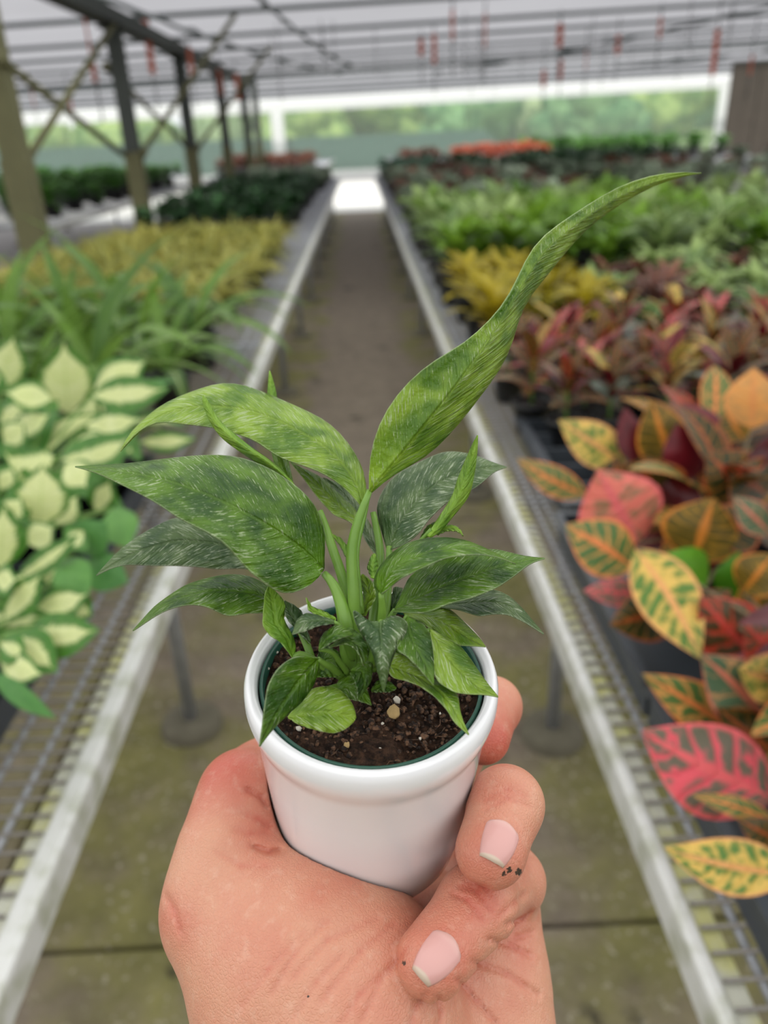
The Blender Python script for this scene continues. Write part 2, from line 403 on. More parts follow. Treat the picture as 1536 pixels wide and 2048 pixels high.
# pipes that carry the roof cloth
tn = 1
for y in [7.2, 9.3, 11.2, 12.75, 14.3, 15.75, 17.2, 17.95]:
    m = MB(); m.tube([(-24, y, 2.72 - 0.48), (24, y, 2.72 + 0.48)], 0.024, 8); struct('trim_%d' % tn, m, M_PIPE, True); tn += 1
for y in [29.6, 32.2, 35, 37.5, 39.9]:
    z = 3.60 - (y - 29.5) * 0.0286
    m = MB(); m.tube([(-40, y, z - 0.48), (40, y, z + 0.48)], 0.05, 8); struct('trim_%d' % tn, m, M_PIPE, True); tn += 1
m = MB(); m.box((-2.29, 2.0, 2.50), (-2.11, 17.9, 2.62)); struct('trim_%d' % tn, m, M_POST); tn += 1      # beam above the post row
for (xa, ya, za, xb, yb, zb) in ((-0.9, 7.4, 2.66, 0.1, 17.5, 2.70), (-2.15, 5.4, 2.55, -0.3, 17.6, 2.66), (5.6, 7.4, 2.72, 1.6, 17.6, 2.6), (9.5, 9.5, 2.7, 5.0, 17.7, 2.55)):
    # cables with dark ties sagging below the roof
    m = MB(); pts = []
    for i in range(41):
        s = i / 40; pts.append((xa + (xb - xa) * s, ya + (yb - ya) * s, za + (zb - za) * s - 0.10 * math.sin(math.pi * s) + 0.012 * math.sin(i * 2.2)))
    m.tube(pts, [0.018 + 0.012 * (i % 4 == 0) for i in range(41)], 6); struct('trim_%d' % tn, m, M_PIPE, True); tn += 1
# white film along the far eave
m = MB()
N = 80; vs_ = []
for i in range(N + 1):
    x = -40 + 80 * i / N
    for zz in (3.34 + 0.012 * x, 2.74 + 0.012 * x): vs_.append((x, 41.0 + 0.03 * math.sin(i * 1.7), zz))
m.add(vs_, [(2*i, 2*i+1, 2*i+3, 2*i+2) for i in range(N)]); struct('trim_%d' % tn, m, M_WHITEP, True); tn += 1
for px, y0, y1, wd in ((556, 214, 300, 22), (1441, 178, 262, 21)):
    p = ROT @ np.array([(px - 768) / F, (1024 - 260) / F, -1.0]); p = CAM + p * (42.4 / p[1]); w = wd / F * 42.4
    m = MB(); m.box((p[0] - w/2, 42.3, 0.0), (p[0] + w/2, 42.5, 3.0)); struct('trim_%d' % tn, m, M_WHITEP); tn += 1
m = MB()
for i in range(16): m.box((13.0 + i * 0.5, 30.0 + 0.02 * (i % 2), 0), (13.48 + i * 0.5, 30.15, 3.3))
tag(obj('wall_right', m.mesh('wall_right'), M_BROWNW), kind='structure')

# unseen wall added to cut light from behind, and added sheet giving far haze
m = MB()
for i in range(40): m.box((-20 + i * 1.0, -6.2 + 0.02 * (i % 2), 0), (-19.02 + i * 1.0, -6.05, 2.8))
tag(obj('light_block_back', m.mesh('light_block_back'), M_BROWNW), kind='structure')
_k = NT('haze_sheet'); _k.P(color=(0.75, 0.8, 0.72), rough=0.8); _t = _k.n('ShaderNodeBsdfTransparent'); _d = _k.n('ShaderNodeBsdfTranslucent', {0: (0.75, 0.8, 0.72, 1)})  # thin added sheet that veils the far view with pale haze
_m = _k.n('ShaderNodeMixShader', {0: 0.5, 1: _k.p.outputs[0], 2: _d.outputs[0]}); _m2 = _k.n('ShaderNodeMixShader', {0: 0.30, 1: _t.outputs[0], 2: _m.outputs[0]}); _k.t.links.new(_m2.outputs[0], _k.out.inputs[0])
m = MB(); m.add([(-44, 40.2, 0), (44, 40.2, 0), (44, 40.2, 3.4), (-44, 40.2, 2.9)], [(0, 1, 2, 3)]); struct('haze_screen_1', m, _k.m)
# hills and trees beyond
m = MB(); nx, ny = 40, 16; vs_ = []
for j in range(ny + 1):
    for i in range(nx + 1):
        x = -110 + 220 * i / nx; y = 44 + 110 * j / ny; s = j / ny
        vs_.append((x, y, -0.3 + (5.2 + 4.5 * math.tanh((x + 25) / 25)) * s ** 1.1 + 0.8 * math.sin(x * 0.13 + 1) * s))
m.add(vs_, [(j*(nx+1)+i, j*(nx+1)+i+1, (j+1)*(nx+1)+i+1, (j+1)*(nx+1)+i) for j in range(ny) for i in range(nx)])
struct('hillside', m, M_HILL, True)
def hill_z(x, y):
    s = (y - 44) / 110; return -0.3 + (5.2 + 4.5 * math.tanh((x + 25) / 25)) * s ** 1.1 + 0.8 * math.sin(x * 0.13 + 1) * s
def blob_crown(seed, rx, rz, nb=9):
    r = random.Random(seed); m = MB()
    for b in range(nb):
        cx, cy, cz = r.uniform(-.55, .55) * rx, r.uniform(-.55, .55) * rx, r.uniform(-.45, .5) * rz; R0 = r.uniform(.38, .6) * rx
        nu, nv = 12, 8; vv = []
        for j in range(nv + 1):
            for i in range(nu):
                th = 2 * math.pi * i / nu; ph = math.pi * j / nv; k = R0 * (1 + 0.16 * math.sin(5 * th + b) * math.sin(4 * ph) + r.uniform(-.09, .09) * (0 < j < nv))
                vv.append((cx + k * math.sin(ph) * math.cos(th), cy + k * math.sin(ph) * math.sin(th), cz + 0.8 * k * math.cos(ph)))
        m.add(vv, [(j*nu+i, j*nu+(i+1) % nu, (j+1)*nu+(i+1) % nu, (j+1)*nu+i) for j in range(nv) for i in range(nu)])
    return m
tree_spots = [(-31, 62, 3.0, 1, 'bluish green tree at the left end beyond the green windbreak'), (-22, 58, 2.5, 0, 'low sunny tree seen between the leftmost posts'),
 (-15, 57, 2.6, 0, 'bright tree behind the second post from the left edge'), (-9.6, 63, 2.9, 2, 'pale grey green tree left of the narrow white panel'),
 (-3.4, 58, 2.7, 0, 'yellow green tree just right of the narrow white panel'), (2.6, 62, 3.6, 0, 'bright rounded tree above the end of the aisle'),
 (7.2, 57, 2.8, 1, 'bluish tree behind the sloped end of the windbreak'), (11.6, 64, 3.8, 2, 'pale grey green tree in the middle of the right hillside'),
 (15.6, 58, 3.1, 1, 'bluish green tree right of the pale tree'), (20.0, 60, 3.2, 0, 'sunny yellow green tree left of the white end panel'),
 (27, 68, 3.8, 1, 'bluish green tree next to the brown board wall'), (5.0, 78, 4.6, 0, 'tall far sunny tree on the crest of the hill'), (17.5, 80, 5, 0, 'far sunny tree high on the right hillside'), (-6.5, 80, 4.2, 1, 'far bluish green tree high behind the white panel')]
for i, (x, y, r_, kd, lab) in enumerate(tree_spots):
    z = hill_z(x, y); t = thing('hillside_tree', lab, 'tree', (x, y, z - 0.05), 0, 'trees on the hillside')
    obj('crown', blob_crown(i, r_ * 1.25, r_ * 1.0, 16).mesh('crown', True), M_CROWN[kd], t, (0, 0, r_ * 0.45))
    mm = MB(); mm.tube([(0, 0, -0.2), (0.05, 0, r_ * 0.5), (0, 0.05, r_)], [r_*0.07, r_*0.055, r_*0.04], 8); obj('trunk', mm.mesh('trunk', True), M_BARK, t)

# windbreak
fence = thing('windbreak_fence', 'long dark green fabric windbreak below the hillside with a sloped right end', 'fence', (0, 43.2, 0))
xs = list(np.arange(-42, 6.1, 4.0)) + [6.3, 8.0]
for a, b in zip(xs[:-1], xs[1:]):
    ha = 1.58; hb = 1.60 if b < 7 else 0.45
    mm = MB(); mm.add([(a+.03,0,0.02),(b-.03,0,0.02),(b-.03,0,hb),(a+.03,0,ha),(a+.03,.04,0.02),(b-.03,.04,0.02),(b-.03,.04,hb),(a+.03,.04,ha)], [(0,1,2,3),(5,4,7,6),(3,2,6,7),(0,4,5,1),(0,3,7,4),(1,5,6,2)])
    obj('fabric_panel', mm.mesh('fabric_panel'), M_GREENFAB, fence)
for a in xs[:-1]:
    mm = MB(); mm.tube([(a, 0.02, 0), (a, 0.02, 1.64)], 0.05, 8); obj('fence_post', mm.mesh('fence_post', True), M_GREENFAB, fence)

# posts with braces
PL = ['thick weathered post cut off by the left edge of the picture', 'dark steel post with mossy foot, second from the left edge', 'dark post rising out of the yellow spider plants, third from the left edge', 'thin dark post, fourth from the left edge', 'thin far post, fifth from the left edge', 'farthest thin post of the left row']
for i, y in enumerate((5.5, 8.35, 11.25, 14.3, 17.2, 17.95)):
    if i == 5: y = 19.0
    top = 2.5 if i < 5 else 2.75
    t = thing('support_post', PL[i], 'post', (-2.2, y, 0), 0, 'posts under the left roof beam')
    w = 0.072 if i == 0 else 0.066
    mm = MB(); mm.box((-w, -w, 0), (w, w, top)); mm2 = mm.mesh('shaft'); obj('shaft', mm2, M_POST if i else M_MOSSPOST, t)
    mm = MB(); mm.box((-w-.01, -w-.01, 0), (w+.01, w+.01, 1.45)); obj('mossy_casing', mm.mesh('mossy_casing'), M_MOSSPOST, t)
    mm = MB(); mm.box((-.12, -.12, top-.02), (.12, .12, top)); obj('cap_plate', mm.mesh('cap_plate'), M_POST, t)
BR = [((48, 330), (232, 40), 'diagonal brace rising from the leftmost post to the beam', 5.5, 8.3), ((285, 305), (470, 30), 'diagonal brace crossing right of the second post', 8.35, 9.9),
      ((0, 118), (245, 308), 'thin brace falling from the left edge to the second post', 5.4, 8.3), ((395, 296), (540, 95), 'diagonal brace right of the third post', 11.25, 12.4), ((215, 135), (375, 295), 'thin brace falling to the third post', 8.4, 11.2)]
for a, b, lab, ya, yb in BR:
    pa = ROT @ np.array([(a[0]-768)/F, (1024-a[1])/F, -1]); pb = ROT @ np.array([(b[0]-768)/F, (1024-b[1])/F, -1])
    pa = CAM + pa * (ya / pa[1]); pb = CAM + pb * (yb / pb[1])
    mm = MB(); mm.tube([(0, 0, 0), pb - pa], 0.026, 8); mm.tube([(pb-pa)*-0.012, (pb-pa)*0.015], 0.045, 8)
    o = obj('diagonal_brace', mm.mesh('diagonal_brace', True), M_MOSSPOST, None, pa); tag(o, lab, 'brace', 'diagonal braces of the post row')

# straps hanging from the roof
ST = [(168, 30, 120, 8.6), (184, 120, 165, 8.6), (290, 40, 148, 9.6), (377, 95, 155, 11), (437, 138, 190, 13.5), (472, 148, 200, 14.5), (905, 0, 80, 9.8), (971, -6, 95, 10.2), (842, 70, 112, 12.5), (868, 66, 128, 12), (1326, -4, 76, 11.2), (1122, 30, 95, 11.4), (1237, 70, 108, 12.5), (1174, 95, 140, 13.2), (1122, 120, 160, 14), (1436, 58, 150, 11.0), (1505, 110, 150, 13), (1088, 140, 175, 15), (62, 180, 215, 14.5), (139, 195, 228, 15.5)]
for i, (px, ya, yb, Y) in enumerate(ST):
    p0 = ROT @ np.array([(px-768)/F, (1024-ya)/F, -1]); p0 = CAM + p0 * (Y / p0[1])
    p1 = ROT @ np.array([(px-768)/F, (1024-yb)/F, -1]); p1 = CAM + p1 * (Y / p1[1])
    zt, zb = min(p0[2], 2.7), p1[2]
    side = 'left' if px < 700 else 'right'; nth = sorted((q[0], q[1]) for q in ST if (q[0] < 700) == (px < 700)).index((px, ya))
    nth = ['first', 'second', 'third', 'fourth', 'fifth', 'sixth', 'seventh', 'eighth', 'ninth', 'tenth', 'eleventh', 'twelfth'][nth]
    t = thing('hanging_strap', 'orange red strap under the %s roof, %s from the left there' % (side, nth), 'strap', (p0[0], p0[1], zb), random.uniform(0, 3), 'orange straps under the %s roof' % side)
    mm = MB(); mm.box((-0.036, -0.008, 0), (0.036, 0.008, zt - zb)); obj('band', mm.mesh('band'), M_STRAP, t)
    mm = MB(); mm.tube([(0, 0, -0.35), (0, 0, 2.79 + 0.02 * p0[0] - zb)], 0.009, 6); obj('wire', mm.mesh('wire', True), M_WIRE, t)
for i in range(34):
    x, y = random.uniform(-1.6, 6.5), random.uniform(10, 17); L = random.uniform(.35, .75)
    mm = MB(); mm.tube([(0, 0, 0), (0.003, 0, -L), (0.02, 0, -L - 0.02), (0.02, 0, -L + 0.015)], 0.006, 5)
    tag(obj('hanging_wire', mm.mesh('hanging_wire', True), M_WIRE, None, (x, y, 2.79 + 0.02 * x)), 'bare thin wire hook hanging from the roof pipes', 'wire', 'bare hanging wires')

# ------------------------------------------------------------------ benches
ZB = 0.75
M_CROSS = simple('dull_cross_wire', (0.24, 0.22, 0.20), 0.6, metal=0.2, var=0.3, scale=30)
def bench(name, label, xe, xo, y0, y1, near, rods, legs, bar=0.02, fl=0.04):
    """xe: edge at the aisle, xo: far edge"""
    s = 1 if xo > xe else -1
    t = thing(name, label, 'bench', (xe, y0, 0)); L = y1 - y0
    mm = MB(); cs = [(0, -.05), (0, -.006), (.002, -.002), (.006, 0), (bar - .004, 0), (bar - .001, -.002), (bar, -.006), (bar, -.05)]
    mm.add([(s * x, yy, ZB + z) for yy in (0, L) for x, z in cs], [(i, (i + 1) % 8, 8 + (i + 1) % 8, 8 + i) for i in range(8)] + [tuple(range(8)), tuple(range(8, 16))])
    r1 = obj('edge_rail', mm.mesh('edge_rail'), M_RAIL2, t)
    mm = MB(); a, b = sorted((s * (bar + .0005), s * fl)); mm.box((a, 0, ZB - 0.010), (b, L, ZB - 0.006)); obj('rail_flange', mm.mesh('rail_flange'), M_RAIL, t)
    wd = abs(xo - xe)
    mm = MB(); mm.tube([(s*wd, 0, ZB - 0.012), (s*wd, L, ZB - 0.012)], 0.014, 8); obj('far_rail', mm.mesh('far_rail', True), M_RAIL2, t)
    for rx in rods:
        mm = MB(); mm.tube([(s*rx, 0, ZB - 0.0085), (s*rx, L, ZB - 0.0085)], 0.0055, 6); obj('long_rod', mm.mesh('long_rod', True), M_GALV, t)
    if near:
        mm = MB(); mm.tube([(s*(bar+.002), 0, 0), (s*wd, 0, 0)], 0.0026, 6); wm = mm.mesh('cross_wire', True)
        for i in range(100): obj('cross_wire', wm, M_CROSS, t, (0, 0.02 + i * 0.028, ZB - 0.0018))
        y = 0.02 + 100 * 0.028
    else: y = 0.02
    mm = MB()
    while y < L:
        mm.tube([(s*(bar+.002), y, ZB - .0018), (s*wd, y, ZB - .0018)], 0.003, 4, cap=False); y += 0.056 if near else 0.12
    tag(obj('wire_mesh', mm.mesh('wire_mesh'), M_GALV, t), kind='stuff')
    mm = MB(); mm.tube([(0, 0, 0.02), (0, 0, ZB - 0.03)], 0.019, 12); lg = mm.mesh('leg', True)
    mm = MB(); mm.lathe([(0.0, 0.035), (0.03, 0.035), (0.075, 0.03), (0.085, 0.015), (0.088, -0.002)], 20); ft = mm.mesh('footing', True)
    for ly in legs:
        for lx in (0.16, wd - 0.12):
            lo_ = obj('leg', lg, M_GALV, t, (s * lx, ly - y0, 0)); obj('footing', ft, M_CONC, lo_)
        mm = MB(); mm.tube([(s*.02, ly - y0, ZB - .04), (s*(wd-.02), ly - y0, ZB - .04)], 0.016, 8); obj('cross_bar', mm.mesh('cross_bar', True), M_GALV, t)
    return t
bench('plant_bench', 'long wire topped bench on the left side of the aisle', -0.395, -2.0, 0.05, 17.6, True, (0.082, 0.130, 0.3, 0.5, 0.8, 1.1, 1.4), [0.2, 1.73, 3.3, 4.9, 6.5, 8.1, 9.7, 11.3, 12.9, 14.5, 16.1], 0.030, 0.051)
bench('plant_bench', 'long wire topped bench on the right side of the aisle', 0.297, 2.2, 0.05, 17.6, True, (0.060, 0.084, 0.115, 0.4, 0.7, 1.0, 1.3, 1.6), [0.15, 1.62, 3.2, 4.8, 6.4, 8.0, 9.6, 11.2, 12.8, 14.4, 16.0], 0.018, 0.040)
bench('plant_bench', 'outer right bench filled with silvery plants beyond the main right bench', 2.75, 5.4, 4.0, 17.6, False, (0.3, 1.0, 1.7), [5, 8, 11, 14, 17])
bench('plant_bench', 'farthest right bench under the roof with silvery plants', 6.0, 9.6, 8.5, 17.6, False, (0.3, 1.0, 1.7), [9, 12, 15])
bench('plant_bench', 'bench of dark green plants behind the post row on the left', -3.4, -6.2, 9.0, 17.5, False, (0.3, 1.0, 1.7), [9.5, 12, 14.5, 17])
bench('plant_bench', 'low bench of green plants at the far left behind the leftmost post', -4.4, -8.6, 19.5, 23, False, (0.3, 1.0), [20, 22.5])
bench('plant_bench', 'far left bench past the bright gap in the aisle', -1.0, -3.6, 19.5, 34, False, (0.3, 1.0, 1.7), [20, 24, 28, 32])
bench('plant_bench', 'far right bench past the bright gap in the aisle', 1.05, 9.4, 19.5, 34, False, (0.3, 1.0, 1.7, 4), [20, 24, 28, 32])
# ------------------------------------------------------------------ bench plants
ZP = ZB + 0.002
L_CANE = leaf_dumb_cane()
CR = dict(
 pink=leaf_croton('croton_leaf_pink', (0.10, 0.13, 0.05), (0.62, 0.24, 0.16), (0.80, 0.20, 0.15), (0.78, 0.16, 0.16), 8, 0.17, 0.10),
 yellow=leaf_croton('croton_leaf_yellow', (0.05, 0.15, 0.02), (0.16, 0.26, 0.04), (0.70, 0.46, 0.10), (0.74, 0.36, 0.12), 9, 0.17, 0.06),
 orange=leaf_croton('croton_leaf_orange', (0.05, 0.12, 0.03), (0.12, 0.20, 0.05), (0.62, 0.30, 0.08), (0.78, 0.24, 0.07), 7, 0.13, -0.06),
 gold=leaf_croton('croton_leaf_gold', (0.05, 0.045, 0.008), (0.20, 0.13, 0.012), (0.42, 0.22, 0.02), (0.62, 0.22, 0.03), 9, 0.09, -0.05),
 red=leaf_croton('croton_leaf_red', (0.04, 0.04, 0.012), (0.12, 0.05, 0.015), (0.50, 0.05, 0.02), (0.55, 0.06, 0.04), 6, 0.11, -0.02),
 green=leaf_plain('croton_leaf_green', (0.05, 0.20, 0.012), (0.14, 0.36, 0.02), 0.35, 0.35),
 maroon=leaf_plain('croton_leaf_maroon', (0.025, 0.004, 0.005), (0.20, 0.012, 0.02), 0.3, 0.15),
 peach=leaf_croton('croton_leaf_peach', (0.60, 0.32, 0.10), (0.80, 0.42, 0.16), (0.85, 0.40, 0.12), (0.85, 0.36, 0.12), 6, 0.1, 0.1),
 grey=leaf_croton('croton_leaf_grey', (0.05, 0.10, 0.05), (0.13, 0.20, 0.11), (0.50, 0.28, 0.12), (0.66, 0.20, 0.13), 6, 0.08, -0.1),
 rose=leaf_croton('croton_leaf_rose', (0.07, 0.09, 0.05), (0.24, 0.17, 0.13), (0.80, 0.10, 0.13), (0.80, 0.13, 0.14), 7, 0.13, -0.01),
 dark=leaf_croton('croton_leaf_dark', (0.02, 0.03, 0.007), (0.06, 0.05, 0.012), (0.26, 0.11, 0.015), (0.34, 0.08, 0.02), 7, 0.09, -0.1),
)
M_STEMG = simple('green_stem', (0.16, 0.30, 0.06), 0.45)
M_STEMB = simple('woody_stem', (0.16, 0.12, 0.06), 0.7)

def pot_mesh(r, h, mb=None):
    m = mb or MB(); m.lathe([(0.0, 0.0), (r*.74, 0.0), (r*.76, .003), (r*.97, h*.86), (r*1.05, h*.87), (r*1.06, h), (r*.98, h), (r*.95, h*.88)], 20); return m
def pot_parts(t, r, h):
    obj('pot', pot_mesh(r, h).mesh('pot', True), M_BLACKPOT, t)
    m = MB(); m.lathe([(r*.955, h*.85), (r*.6, h*.87), (0.0, h*.88)], 16); obj('soil', m.mesh('soil', True), M_SOILD, t)

def outline_plant(t, spot, leaves, conv, style_mats, pr, ph, stem_mat, foldrange, stem_r):
    """leaves: list of (base, tip, width, depth, style) measured in the photograph; each sits at its own depth"""
    base = np.array(spot)
    for (b, tp, w, z0, z1, st, bend) in leaves:
        B = conv(b); T = conv(tp); ww = w * conv.k * 1.36
        A_, M_, B_ = quick_outline(B, T, ww, bend * conv.k)
        # leaves lie tilted: lower edge nearer, upper edge farther
        d = np.array(T) - np.array(B); up = d[0] / (np.linalg.norm(d) + 1e-6)   # sideways leaves tilt most
        f = ww / F * (z0 + z1) / 2 * 0.5
        P = outline_leaf(A_, M_, B_, (z0, (z0 + z1) / 2 - 0.012, z1), f * (0.75 * up + foldrange), f * (-0.75 * up + foldrange), 0.0, 16, wave=0.0015)
        o = obj('leaf', grid_leaf(P, 'leaf', base), style_mats[st], t)
        p0 = P[0, P.shape[1] // 2] - base
        root = np.array([random.uniform(-.3, .3) * pr, random.uniform(-.3, .3) * pr, ph * 0.86])
        m = MB(); midp = (root + p0) / 2 + np.array([0, 0, 0.02]); midp[:2] = root[:2] * 0.55 + p0[:2] * 0.45
        m.tube([root, midp, p0], [stem_r, stem_r * 0.8, stem_r * 0.6], 6); obj('stem', m.mesh('stem', True), stem_mat, t)

class Conv:
    def __init__(s, x0, y0, k): s.x0, s.y0, s.k = x0, y0, 1 / k
    def __call__(s, p): return (s.x0 + p[0] * s.k, s.y0 + p[1] * s.k)

# dumb canes on the left bench ------------------------------------------------
c5 = Conv(0, 600, 2.276)
CANE = [((310,520),(290,195),200,1.62,1.55,0), ((0,410),(62,165),150,1.7,1.62,0), ((420,435),(775,400),130,1.5,1.42,10), ((430,400),(665,275),140,1.6,1.6,8), ((390,575),(645,540),95,1.45,1.36,8),
 ((275,725),(625,600),140,1.32,1.26,40), ((245,715),(20,690),160,1.30,1.22,-90), ((235,450),(15,420),110,1.5,1.45,0), ((180,1030),(195,745),205,1.13,1.12,0), ((250,1015),(355,890),120,1.2,1.2,0),
 ((435,960),(505,815),110,1.3,1.28,0), ((640,645),(895,630),75,1.46,1.42,8), ((130,1110),(245,1030),120,1.1,1.06,0), ((0,1225),(20,925),170,1.0,0.98,0), ((75,1270),(360,1065),85,1.02,0.98,10),
 ((200,1170),(225,1300),95,1.05,0.99,0), ((20,1450),(190,1245),125,.95,.92,0), ((170,1400),(405,1335),120,.95,.90,10), ((125,1525),(455,1500),160,.90,.85,14), ((60,1520),(262,1695),165,.88,.82,0),
 ((270,1190),(405,1345),150,1.0,.95,0), ((395,1190),(585,1285),140,1.12,1.06,10), ((510,950),(585,1130),140,1.22,1.16,0), ((300,745),(395,855),130,1.25,1.2,0), ((55,810),(155,850),100,1.25,1.2,0),
 ((0,1640),(195,1705),120,.84,.79,12), ((-30,1700),(255,1905),75,.80,.74,12), ((-20,1260),(75,1275),120,.96,.92,10), ((345,1140),(485,1010),150,1.14,1.12,0), ((0,560),(130,470),120,1.55,1.5,0),
 ((20,650),(110,560),110,1.45,1.4,0), ((500,620),(610,700),110,1.4,1.36,0), ((350,640),(520,690),110,1.4,1.34,0), ((110,1250),(40,1380),110,1.0,.95,0), ((250,1450),(330,1560),130,.93,.88,0), ((460,720),(560,830),100,1.38,1.32,0),
 ((0,860),(60,760),110,1.2,1.18,0), ((20,1000),(100,900),120,1.12,1.1,0), ((330,1390),(420,1440),110,.98,.94,0), ((-60,420),(-20,300),120,1.6,1.6,0), ((60,600),(230,520),100,1.5,1.46,0), ((0,1560),(120,1620),120,.86,.82,0), ((120,900),(40,960),120,1.16,1.1,0), ((380,1050),(300,1130),110,1.13,1.06,0)]
M_CANEG = leaf_plain('dumb_cane_green_leaf', (0.04, 0.16, 0.03), (0.14, 0.32, 0.07), 0.4, 0.25)
cspots = {'dumb cane with broad cream leaves nearest the front on the left bench': (-0.60, 0.82), 'dumb cane with bright cream leaf at the left edge beside the aisle rail': (-0.72, 1.10), 'dumb cane with green margined leaves in the middle of the left group': (-0.68, 1.36),
          'dumb cane with upright cream leaf at the back of the left group': (-0.86, 1.66), 'dumb cane at the back beside the strappy green plants': (-0.62, 1.66)}
bins = {k: [] for k in cspots}
for i, (b, tp, w, z0, z1, bend) in enumerate(CANE):
    p = W(*c5(b), z0)
    k = min(cspots, key=lambda q: (cspots[q][0] - p[0]) ** 2 + (cspots[q][1] - p[1]) ** 2)
    bins[k].append((b, tp, w, z0, z1, 1 if i in (20, 21, 22, 28, 26) else 0, bend))
for lab, (x, y) in cspots.items():
    t = thing('potted_dumb_cane', lab, 'plant', (x, y, ZP + .003), 0, 'dumb canes on the left bench')
    pot_parts(t, 0.075, 0.12)
    outline_plant(t, (x, y, ZP + .003), bins[lab], c5, [L_CANE, M_CANEG], 0.075, 0.12, M_STEMG, 0.12, 0.0035)

# crotons at the front of the right bench -------------------------------------
c6 = Conv(1000, 600, 2.56); c7 = Conv(1000, 1200, 2.414)
def z7(p): x, y = c7(p); return ((x - 1000) * 2.56, (y - 600) * 2.56)
K7 = 2.56 / 2.414
CROT = [((640,840),(300,615),175,1.36,1.30,'yellow',0), ((450,1005),(85,812),120,1.22,1.14,'orange',-12), ((705,1245),(500,868),360,1.14,1.08,'pink',0), ((690,1375),(332,1150),230,1.06,1.0,'orange',10),
 ((985,1340),(1097,1012),340,1.10,1.08,'gold',0), ((690,1270),(1030,1840),250,1.0,.88,'yellow',-25), ((1060,1460),(820,1310),200,1.06,1.02,'green',10), ((1165,1545),(1225,1285),150,1.08,1.06,'green',0),
 ((1320,1850),(1020,1520),270,.96,.92,'red',0), ((990,920),(905,630),190,1.26,1.24,'maroon',0), ((890,880),(775,510),220,1.34,1.32,'gold',0), ((1290,660),(1300,345),230,1.2,1.16,'peach',0),
 ((760,1010),(735,800),330,1.22,1.18,'dark',0), ((1300,1010),(1060,785),260,1.2,1.18,'dark',0), ((1390,1200),(1195,1005),130,1.06,1.02,'grey',0), ((740,1520),(425,1490),110,1.05,.99,'rose',10),
 ((920,1570),(560,1665),220,1.02,.96,'dark',0), ((1340,1720),(1290,1395),190,1.02,1.0,'gold',0), ((690,840),(640,545),110,1.33,1.36,'maroon',0), ((1170,700),(930,530),90,1.38,1.34,'maroon',0), ((1250,720),(1150,560),150,1.3,1.28,'gold',0),
 ((870,1080),(1000,930),220,1.2,1.18,'maroon',0), ((1372,1000),(1180,860),240,1.16,1.14,'dark',0), ((560,1030),(600,800),150,1.27,1.25,'dark',0), ((1120,1240),(1330,1080),220,1.1,1.06,'dark',0), ((1000,1700),(1180,1480),200,1.02,1.0,'dark',0), ((1240,1500),(1400,1300),200,1.0,.98,'gold',0), ((900,1450),(760,1640),200,1.0,.95,'dark',0)]
for b, tp, w, z0, z1, st, bend in [((1230,700),(685,355),190,.88,.80,'orange',10), ((1330,960),(682,628),350,.78,.70,'rose',-20), ((1330,640),(968,262),260,.86,.80,'grey',20), ((1420,1330),(792,1200),215,.66,.60,'yellow',-20), ((1330,1070),(925,940),80,.73,.68,'orange',10),
                              ((1400,420),(1150,330),190,.86,.8,'yellow',0), ((1400,800),(1050,520),200,.85,.8,'dark',0), ((1380,1180),(1150,1060),120,.72,.68,'dark',0), ((1400,320),(1180,120),220,.9,.86,'red',0)]:
    CROT.append((z7(b), z7(tp), w * K7, z0, z1, st, bend))
kspots = {'croton with pink and yellow veined leaves at the middle of the right edge': (0.55, 1.08), 'croton with a large rose veined leaf and black pot at the lower right edge': (0.54, 0.65), 'dark croton with peach and maroon leaves at the back of the right front group': (0.62, 1.29)}
bins = {k: [] for k in kspots}
for L_ in CROT:
    p = W(*c6(L_[0]), L_[3])
    k = min(kspots, key=lambda q: (kspots[q][0] - p[0]) ** 2 + (kspots[q][1] - p[1]) ** 2); bins[k].append(L_)
for lab, (x, y) in kspots.items():
    t = thing('potted_croton', lab, 'plant', (x, y, ZP + .003), 0, 'large crotons on the right bench')
    pot_parts(t, 0.085, 0.13)
    outline_plant(t, (x, y, ZP + .003), bins[lab], c6, CR, 0.085, 0.13, M_STEMB, 0.10, 0.0035)

def filler(labprefix, spots, meshes, n, r, h, zr, seed):
    rr = random.Random(seed)
    for t in [o for o in COL.objects if o.get('label') in spots]:
        for i in range(n):
            az = rr.uniform(0, 6.28); obj('leaf', rr.choice(meshes), None, t, (0.012 * math.cos(az), 0.012 * math.sin(az), h + rr.uniform(*zr)), (0, rr.uniform(-.5, .35), az), rr.uniform(.8, 1.2))
filler('', kspots, [lm('leaf', .17, .062, .7, -.2, .2, 9, 5, .5, 0, .9, CR[q]) for q in ('dark', 'gold', 'red', 'dark', 'maroon', 'orange')], 22, .085, .10, (0.0, .14), 5)
filler('', cspots, [lm('leaf', .21, .088, .8, -.3, .2, 9, 5, .45, 0, .9, q) for q in (L_CANE, L_CANE, M_CANEG)], 16, .075, .09, (0.0, .10), 6)
xspots = {'dark red croton in a black pot at the right picture edge behind the rail': (0.78, 0.92), 'dark croton in a black pot at the right edge, farther back': (0.98, 1.2)}
for lab, (x, y) in xspots.items():
    t = thing('potted_croton', lab, 'plant', (x, y, ZP + .003), 0, 'large crotons on the right bench'); pot_parts(t, 0.09, 0.14)
filler('', xspots, [lm('leaf', .18, .066, .8, -.2, .2, 9, 5, .5, 0, .9, CR[q]) for q in ('dark', 'gold', 'red', 'maroon', 'orange', 'yellow')], 18, .085, .10, (0.0, .2), 8)
for i, (x, y) in enumerate(((0.535, 0.43), (0.74, 0.44), (0.75, 0.66), (0.54, 0.86))):
    t = thing('nursery_pot', ('black nursery pot nearest the lower right corner', 'black nursery pot at the lower right edge', 'black nursery pot under the rose veined croton', 'black nursery pot beside the right rail below the long veined leaf')[i], 'pot', (x, y, ZP + .003), 0, 'black nursery pots on the right bench'); pot_parts(t, 0.092, 0.14)
